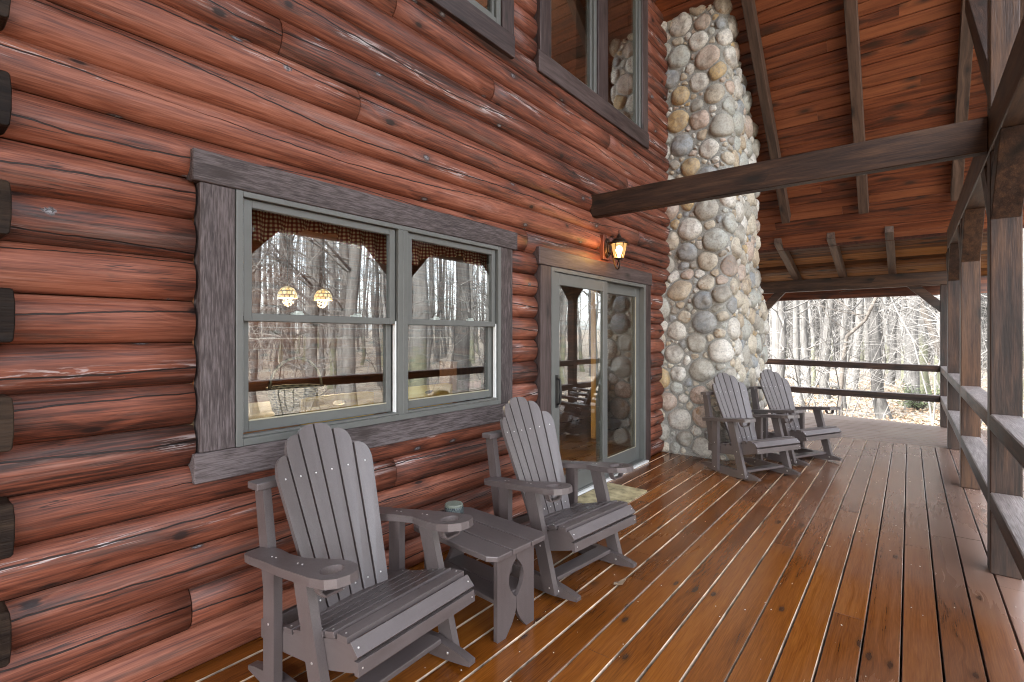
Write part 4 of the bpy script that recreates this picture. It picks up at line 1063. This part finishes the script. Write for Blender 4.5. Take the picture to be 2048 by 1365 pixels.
# ------------------------------------------------------------------ things seen through the glass
for i, (x, z0_, lab) in enumerate(((2.86, 1.86, 'left lit stained-glass pendant lamp seen through the left window sash'), (3.30, 1.86, 'right lit stained-glass pendant lamp seen through the left window sash'))):
    y = 5.5; o = empty('pendant_lamp', (x, y, z0_)); ps_ = .45 if i == 2 else .78; tag(o, lab, 'pendant lamp', 'pendant lamps inside the cabin')
    mb = MB(); n = 24; prof = [(.135, .0), (.132, .03), (.124, .07), (.105, .115), (.075, .15), (.03, .165)]
    vs = [(ps_ * r * cos(2 * pi * k / n), ps_ * r * sin(2 * pi * k / n), ps_ * z) for r, z in prof for k in range(n + 1)]
    g = [(k / n, j / 5, 0) for j in range(6) for k in range(n + 1)]
    mb.add(vs, [(j * (n + 1) + k, j * (n + 1) + k + 1, (j + 1) * (n + 1) + k + 1, (j + 1) * (n + 1) + k) for j in range(5) for k in range(n)], g); mb.build('lamp_shade', M['tiffany'], o, smooth=True)
    mb = MB(); mb.tube([(0, 0, .165 * ps_), (0, 0, 2.62 - z0_)], .006, 6); mb.build('rod', M['iron'], o)
    point((x, y, z0_ - .03), 10.0, (1.0, 0.72, 0.42), .06)
point((4.0, 5.0, 4.9), 14.0, (1.0, 0.75, 0.48), .1)
mb = MB()
for (x0, x1) in ((1.05, 1.90), (1.96, 2.80)):
    pass
for idx, (x0, x1) in enumerate(((1.02, 1.99), (2.02, 3.08))):
    mb = MB(); nx, nz = 120, 7; vs = []; g = []
    for j in range(nz):
        for i in range(nx):
            u = i / (nx - 1); x = x0 + (x1 - x0) * u
            drop = 0.135 + 0.065 * cos(2 * pi * u) + .012 * sin(u * 40 + idx)
            z = 2.075 - drop * j / (nz - 1); amp = 0.006 + 0.022 * j / (nz - 1)
            y = 2.560 + amp * sin(u * 62 + 1.5 * sin(u * 9 + idx)); vs.append((x, y, z)); g.append((x * 1.25, z, 0))
    mb.add(vs, [(j * nx + i, j * nx + i + 1, (j + 1) * nx + i + 1, (j + 1) * nx + i) for j in range(nz - 1) for i in range(nx - 1)], g)
    b = mb.build('window_valance', M['gingham'], origin=((x0 + x1) / 2, 2.56, 2.0), smooth=True); sm = b.modifiers.new('thick', 'SOLIDIFY'); sm.thickness = .002
    tag(b, ['red gingham valance across the left window sash', 'red gingham valance across the right window sash'][idx], 'curtain', 'gingham valances')
tbl = empty('dining_table', (2.2, 3.6, 0)); tag(tbl, 'dark wooden dining table behind the window glass', 'table')
mb = MB(); mb.box((-1.1, -.5, .86), (1.3, .5, .90)); mb.build('tabletop', M['darkwood'], tbl, bevel=.006)
for (x, y) in ((-1, -.4), (-1, .4), (1.2, -.4), (1.2, .4)):
    mb = MB(); mb.box((x - .04, y - .04, 0), (x + .04, y + .04, .86)); mb.build('leg', M['darkwood'], tbl)
bk = empty('wicker_basket', (1.77, 3.28, .902)); tag(bk, 'wicker basket on the table behind the window', 'basket')
mb = MB(); mb.lathe([(0, 0), (.13, 0), (.15, .03), (.185, .17), (.19, .185), (.178, .185), (.165, .16), (.13, .02), (0, .02)], n=32); mb.build('basket_body', M['wicker'], bk, smooth=True)
mb = MB(); mb.tube([(.185 * cos(a), 0, .18 + .2 * sin(a)) for a in [pi * k / 12 for k in range(13)]], .010, 6); mb.build('handle', M['wicker'], bk, smooth=True)
for i, (x, wv, lab) in enumerate(((1.90, .27, 'golden pine chair with its back against the left window pane'), (2.70, .25, 'golden pine chair with its back against the right window pane'))):
    o = empty('pine_chair', (x, 2.98, 0)); tag(o, lab, 'chair', 'pine chairs inside the cabin')
    mb = MB(); m = MXZ
    mb.shape([[(-wv, .86), (wv, .86), (wv, 1.035), (wv * .8, 1.045), (-wv * .8, 1.045), (-wv, 1.035)], [(.05 * cos(2 * pi * k / 16), .99 + .016 * sin(2 * pi * k / 16)) for k in range(16)]], -.012, .012, m); mb.build('backrest', M['pine'], o, bevel=.003)
    mb = MB(); mb.box((-wv, .0, .43), (wv, .40, .46)); mb.build('seat', M['pine'], o, bevel=.004)
    for (lx, ly, top) in ((-wv + .02, 0.0, .86), (wv - .02, 0.0, .86), (-wv + .02, .37, .43), (wv - .02, .37, .43)):
        mb = MB(); mb.box((lx - .018, ly - .018, 0), (lx + .018, ly + .018, top)); mb.build('leg', M['pine'], o)
bc = empty('bookcase', (5.1, 4.6, 0)); tag(bc, 'dark bookcase with papers seen through the sliding door', 'bookcase')
mb = MB(); mb.box((-.45, 0, 0), (-.42, .32, 1.1)); mb.box((.42, 0, 0), (.45, .32, 1.1)); mb.box((-.42, .30, 0), (.42, .32, 1.1)); mb.build('case', M['darkwood'], bc)
for z in (.05, .38, .70, 1.07):
    mb = MB(); mb.box((-.419, 0.001, z), (.419, .299, z + .025)); mb.build('shelf', M['darkwood'], bc)
for i, (x, z) in enumerate(((-.25, .075), (.1, .405), (-.1, .725))):
    mb = MB(); mb.box((5.1 + x - .12, 4.62, z), (5.1 + x + .14, 4.84, z + .10)); b = mb.build('paper_stack', M['paper'], origin=(5.1 + x, 4.7, z)); tag(b, ['pink paper stack on the bottom shelf inside', 'pink paper stack on the middle shelf inside', 'pink paper stack on the upper shelf inside'][i], 'papers', 'papers on the shelves')
mb = MB(); mb.box((6.19, 3.42, 0.001), (6.27, 3.50, 2.60)); b = mb.build('pine_post', M['pine'], origin=(6.23, 3.46, 0), bevel=.006); tag(b, 'golden pine post inside the cabin beyond the door glass', 'post')

# ------------------------------------------------------------------ ground
def ground_z(x, y):
    d = max(0, hypot(x - 5, y) - 9); base = -0.62 + 0.018 * max(0, d - 4)
    base += 0.35 * noise.noise((x * .06, y * .06, 1.2)) * min(1, d / 10) + 0.07 * noise.noise((x * .5, y * .5, 4.0))
    return base
mb = MB(); n = 150; vs = []
def gx(i): t_ = (i / (n - 1) - .5) * 2; return 6 + (abs(t_) ** 2.2) * 330 * (1 if t_ > 0 else -1)
def gy(i): t_ = (i / (n - 1) - .5) * 2; return -4 + (abs(t_) ** 2.2) * 330 * (1 if t_ > 0 else -1)
for i in range(n):
    for j in range(n): x, y = gx(i), gy(j); vs.append((x, y, ground_z(x, y)))
mb.add(vs, [(i * n + j, (i + 1) * n + j, (i + 1) * n + j + 1, i * n + j + 1) for i in range(n - 1) for j in range(n - 1)])
gr = mb.build('forest_ground', M['ground'], smooth=True); tag(gr, kind='structure')
mb = MB(); rl = random.Random(5)
for _ in range(5200):
    x = 11.0 + 16 * rl.random() ** 1.5; y = rl.uniform(-.16, .24) * x + rl.uniform(-1, 1)
    leaf_mesh(mb, (x, y, ground_z(x, y) + rl.uniform(.004, .05)), rl.uniform(.07, .15), rl.uniform(0, 6.3), rl.uniform(.1, .8), rl.choice((0, 0, 1)))
b = mb.build('fallen_leaves', [M['leaf'], plain('bleached_leaf', (0.34, 0.29, 0.22), 0.7, nscale=3, namt=0.4)]); tag(b, 'dry brown leaves covering the forest floor beyond the deck', 'leaves', kind='stuff')

# ------------------------------------------------------------------ woods
def branch(mb, p, d, L, r, rg, lvl, n=4):
    d = Vector(d).normalized(); k = 4 if lvl < 2 else 3
    pts = [Vector(p)]; cur = Vector(p)
    for i in range(k):
        d = (d + Vector((rg.gauss(0, .16), rg.gauss(0, .16), rg.gauss(.05, .10)))).normalized()
        cur = cur + d * (L / k); pts.append(cur.copy())
    mb.tube(pts, [r * (1 - .82 * i / k) for i in range(k + 1)], n, cap=False)
    if lvl < 3:
        for _ in range(rg.randint(3, 5) if lvl < 2 else rg.randint(2, 3)):
            i = rg.randint(1, k); q = pts[i]; a = rg.uniform(0, 2 * pi)
            side = Vector((cos(a), sin(a), rg.uniform(-.2, .5)))
            branch(mb, q, d * .8 + side * .9, L * rg.uniform(.35, .6), max(.004, r * .45 * (1 - .5 * i / k)), rg, lvl + 1, 3)
def make_tree(seed, Ht, r0, lean, nb, lowest, bark, path=None):
    rg = random.Random(seed); root = empty('bare_tree')
    mb = MB(); pts = []; rad = []; x = y = 0.0; K = 16
    for i in range(K + 1):
        t_ = i / K; x += lean[0] * Ht / K + rg.gauss(0, .05); y += lean[1] * Ht / K + rg.gauss(0, .05)
        pts.append(Vector((x, y, Ht * t_ ** 1.15 - .15))); rad.append(r0 * (1 - .85 * t_) * (1.35 if i == 0 else 1))
    if path: pts, rad = path
    mb.tube(pts, rad, 9, cap=False); mb.build('trunk', M[bark], root, smooth=True)
    mb = MB()
    for b_ in range(nb):
        t_ = lowest + (1 - lowest) * rg.random() ** .8; f = t_ * (len(pts) - 1); i = min(int(f), len(pts) - 2); p = pts[i].lerp(pts[i + 1], f - i)
        a = rg.uniform(0, 2 * pi); up = rg.uniform(.1, 1.1)
        branch(mb, p, (cos(a), sin(a), up), rg.uniform(1.2, 3.6) * (1 - .4 * t_), max(.010, rad[i] * .30), rg, 1)
    mb.build('branches', M['twig' if bark == 'bark' else bark], root)
    return root
protos = [make_tree(101, 19, .17, (.01, .02), 30, .16, 'bark'), make_tree(102, 17, .12, (-.03, .02), 28, .12, 'bark'), make_tree(103, 21, .23, (.01, -.01), 30, .20, 'bark'),
          make_tree(104, 14, .08, (.05, -.03), 26, .10, 'bark'), make_tree(105, 16, .10, (-.02, -.05), 28, .12, 'bark'), make_tree(106, 18, .14, (.03, .03), 30, .15, 'bark'),
          make_tree(107, 12, .06, (-.06, .04), 24, .08, 'bark'), make_tree(108, 20, .19, (-.01, .01), 30, .18, 'bark')]
def make_sapling(seed, Ht):
    rg = random.Random(seed); mb = MB()
    for s in range(rg.randint(1, 3)):
        a = rg.uniform(0, 6.3); pts = [Vector((.08 * cos(a) * s, .08 * sin(a) * s, -.1))]; d = Vector((cos(a) * .25, sin(a) * .25, 1))
        for i in range(7):
            d = (d + Vector((rg.gauss(0, .14), rg.gauss(0, .14), .05))).normalized(); pts.append(pts[-1] + d * Ht / 7)
        mb.tube(pts, [.018 * (1 - .8 * i / 7) for i in range(8)], 4, cap=False)
        for _ in range(13):
            i = rg.randint(1, 7); b = rg.uniform(0, 6.3); branch(mb, pts[i], (cos(b), sin(b), rg.uniform(-.1, .8)), rg.uniform(.5, 1.3), .008, rg, 2, 3)
    return mb.build('bare_sapling', M['twig'])
sap = [make_sapling(200 + i, h_) for i, h_ in enumerate((2.6, 3.4, 4.2, 3.0, 2.2))]
rt = random.Random(21)
special = [((15.54, 0.50), 5, 1.0, 'grey trunk with a mossy green base just beyond the far rail'), ((20.1, -0.16), 2, 1.25, 'widest pale grey trunk near the far corner post'),
           ((18.46, 2.70), 1, 1.0, 'upright trunk left of centre, above the farthest rocking chair'), ((18.9, 2.13), 0, .85, 'straight grey trunk right of the farthest rocking chair'),
           ((20.7, 3.76), 7, 1.0, 'pale trunk beside the right edge of the stone chimney'), ((22.3, 1.72), 5, 1.0, 'medium trunk in the middle of the far opening')]
placed = []
used_first = {}
def put_tree(k, x, y, sc, rz, lab, grp='bare trees in the woods'):
    if k in used_first: o = copy_tree(protos[k])
    else: o = protos[k]; used_first[k] = 1
    o.location = (x, y, ground_z(x, y)); o.rotation_euler = (0, 0, rz); o.scale = (sc, sc, sc); tag(o, lab, 'tree', grp); placed.append((x, y)); return o
for (x, y), k, sc, lab in special: put_tree(k, x, y, sc, rt.uniform(0, 6.3), lab)
def free(x, y, d): return all((x - a) ** 2 + (y - b) ** 2 > d * d for a, b in placed)
cnt = 0
LW = 'leafless grey tree among the woods beyond the far end of the porch'; LF = 'leafless grey tree in the woods facing the porch, mirrored in the glass'
while cnt < 105:
    x = 14 + 42 * rt.random() ** .75; y = rt.uniform(-.15, .25) * x
    if free(x, y, .55): put_tree(rt.randrange(8), x, y, rt.uniform(.75, 1.2), rt.uniform(0, 6.3), LW); cnt += 1
cnt = 0
while cnt < 150:
    x = 3.5 + 38 * rt.random() ** .8; y = 4.8 - x * rt.uniform(.42, 2.7)
    if y > -5.5 or y < -48: continue
    if free(x, y, .6): put_tree(rt.randrange(8), x, y, rt.uniform(.8, 1.2), rt.uniform(0, 6.3), LF); cnt += 1
cnt = 0; uf = set()
while cnt < 145:
    if cnt < 85: x = 12.6 + 26 * rt.random() ** 1.1; y = rt.uniform(-.14, .24) * x
    else:
        x = rt.uniform(4, 22); y = 4.8 - x * rt.uniform(.5, 2.6)
        if y > -4 or y < -26: continue
    if not free(x, y, .3): continue
    k = rt.randrange(5)
    if k in uf: o = sap[k].copy(); COL.objects.link(o)
    else: o = sap[k]; uf.add(k)
    o.location = (x, y, ground_z(x, y)); o.rotation_euler = (0, 0, rt.uniform(0, 6.3)); s_ = rt.uniform(.7, 1.3); o.scale = (s_, s_, s_); placed.append((x, y))
    tag(o, 'thin leafless sapling among the tree trunks beyond the porch' if cnt < 85 else 'thin leafless sapling in the woods facing the porch', 'sapling', 'saplings in the woods'); cnt += 1
# crooked dark trunk and leaning mossy trunk
pth = ([Vector(p) for p in ((0, 0, -.2), (0.1, .02, .6), (.05, -.05, 1.5), (.05, -.12, 2.05), (-.05, -.5, 2.45), (0, -.72, 3.0), (0, -.78, 3.7), (.1, -.95, 4.6), (0, -1.1, 6.5), (.2, -1.3, 9))], [.055, .05, .047, .045, .042, .04, .036, .03, .022, .008])
o = make_tree(301, 9, .08, (0, 0), 16, .35, 'darkbark', pth); o.location = (15.07, 1.354, ground_z(15.07, 1.354)); tag(o, 'dark crooked thin trunk bending right in the far opening', 'tree', 'bare trees in the woods')
pth = ([Vector(p) for p in ((0, -.5, -.2), (0, -.3, .7), (0, 0, 1.8), (0, .35, 2.9), (0, .55, 4.0), (.1, .6, 6), (.2, .7, 9))], [.12, .11, .10, .09, .08, .06, .02])
o = make_tree(302, 9, .1, (0, 0), 14, .45, 'darkbark', pth); o.location = (19.0, -.62, ground_z(19, -.62)); tag(o, 'leaning dark trunk next to the far corner post', 'tree', 'bare trees in the woods')
# woods too far and dense to count
mb = MB(); rf = random.Random(9)
for _ in range(1050):
    if rf.random() < .70: x = rf.uniform(38, 95); y = rf.uniform(-.2, .3) * x
    else: x = rf.uniform(-10, 80); y = -rf.uniform(40, 85)
    if y > 0 and x < 40: continue
    z = ground_z(x, y); r = rf.uniform(.06, .22); Ht = rf.uniform(14, 22); lx, ly = rf.gauss(0, .5), rf.gauss(0, .5)
    pts = [Vector((x + lx * t_ + rf.gauss(0, .08), y + ly * t_ + rf.gauss(0, .08), z - .2 + Ht * t_)) for t_ in (0, .15, .3, .5, .75, 1)]
    mb.tube(pts, [r, r * .9, r * .8, r * .6, r * .4, r * .1], 6, cap=False)
    for _ in range(12):
        t_ = rf.uniform(.12, .95); a = rf.uniform(0, 6.3); p = Vector((x + lx * t_, y + ly * t_, z + Ht * t_))
        q = p + Vector((cos(a), sin(a), rf.uniform(.1, .9))) * rf.uniform(1, 3.2); mb.tube([p, p.lerp(q, .5) + Vector((rf.gauss(0, .2), rf.gauss(0, .2), .1)), q], [r * .22, r * .14, .01], 3, cap=False)
        for _ in range(3):
            s0 = p.lerp(q, rf.uniform(.3, .9)); s1 = s0 + Vector((rf.gauss(0, .6), rf.gauss(0, .6), rf.uniform(0, .9))); mb.tube([s0, s1], [.02, .006], 3, cap=False)
b = mb.build('distant_woods', M['bark']); tag(b, 'dense far mass of leafless grey trees filling the background', 'woods', kind='stuff')
# fallen logs and an evergreen bush
for (a, b_, r, lab) in (((29.5, 5.6), (21.5, 2.0), .17, 'long fallen log lying across the forest floor behind the upper rail'), ((23.0, 3.6), (19.5, 2.9), .10, 'short fallen branch beside the long fallen log')):
    mb = MB(); pts = []
    for i in range(9):
        t_ = i / 8; x = a[0] + (b_[0] - a[0]) * t_; y = a[1] + (b_[1] - a[1]) * t_; pts.append(Vector((x, y, ground_z(x, y) + r * .9 + .05 * noise.noise((x, y, 2)))))
    mb.tube(pts, [r * (1 - .4 * i / 8) for i in range(9)], 9); ob = mb.build('fallen_log', M['bark'], origin=tuple(pts[4]), smooth=True); tag(ob, lab, 'log')
bush = empty('evergreen_bush', (17.4, -.22, ground_z(17.4, -.22))); tag(bush, 'low green bush on the forest floor left of the far corner post', 'bush')
mb = MB(); mb2 = MB(); rb = random.Random(3)
for _ in range(40):
    a = rb.uniform(0, 6.3); L = rb.uniform(.35, .85); q = Vector((cos(a) * L * .75, sin(a) * L * .75, rb.uniform(.15, .75))); mb.tube([(0, 0, 0), q * .5 + Vector((0, 0, .08)), q], [.010, .006, .003], 3, cap=False)
    for _ in range(26):
        p = q * rb.uniform(.35, 1.05) + Vector((rb.gauss(0, .07), rb.gauss(0, .07), rb.gauss(0, .07))); leaf_mesh(mb2, p, rb.uniform(.04, .08), rb.uniform(0, 6.3), rb.uniform(-.6, .8))
mb.build('stems', M['darkbark'], bush); mb2.build('foliage', M['needle'], bush)
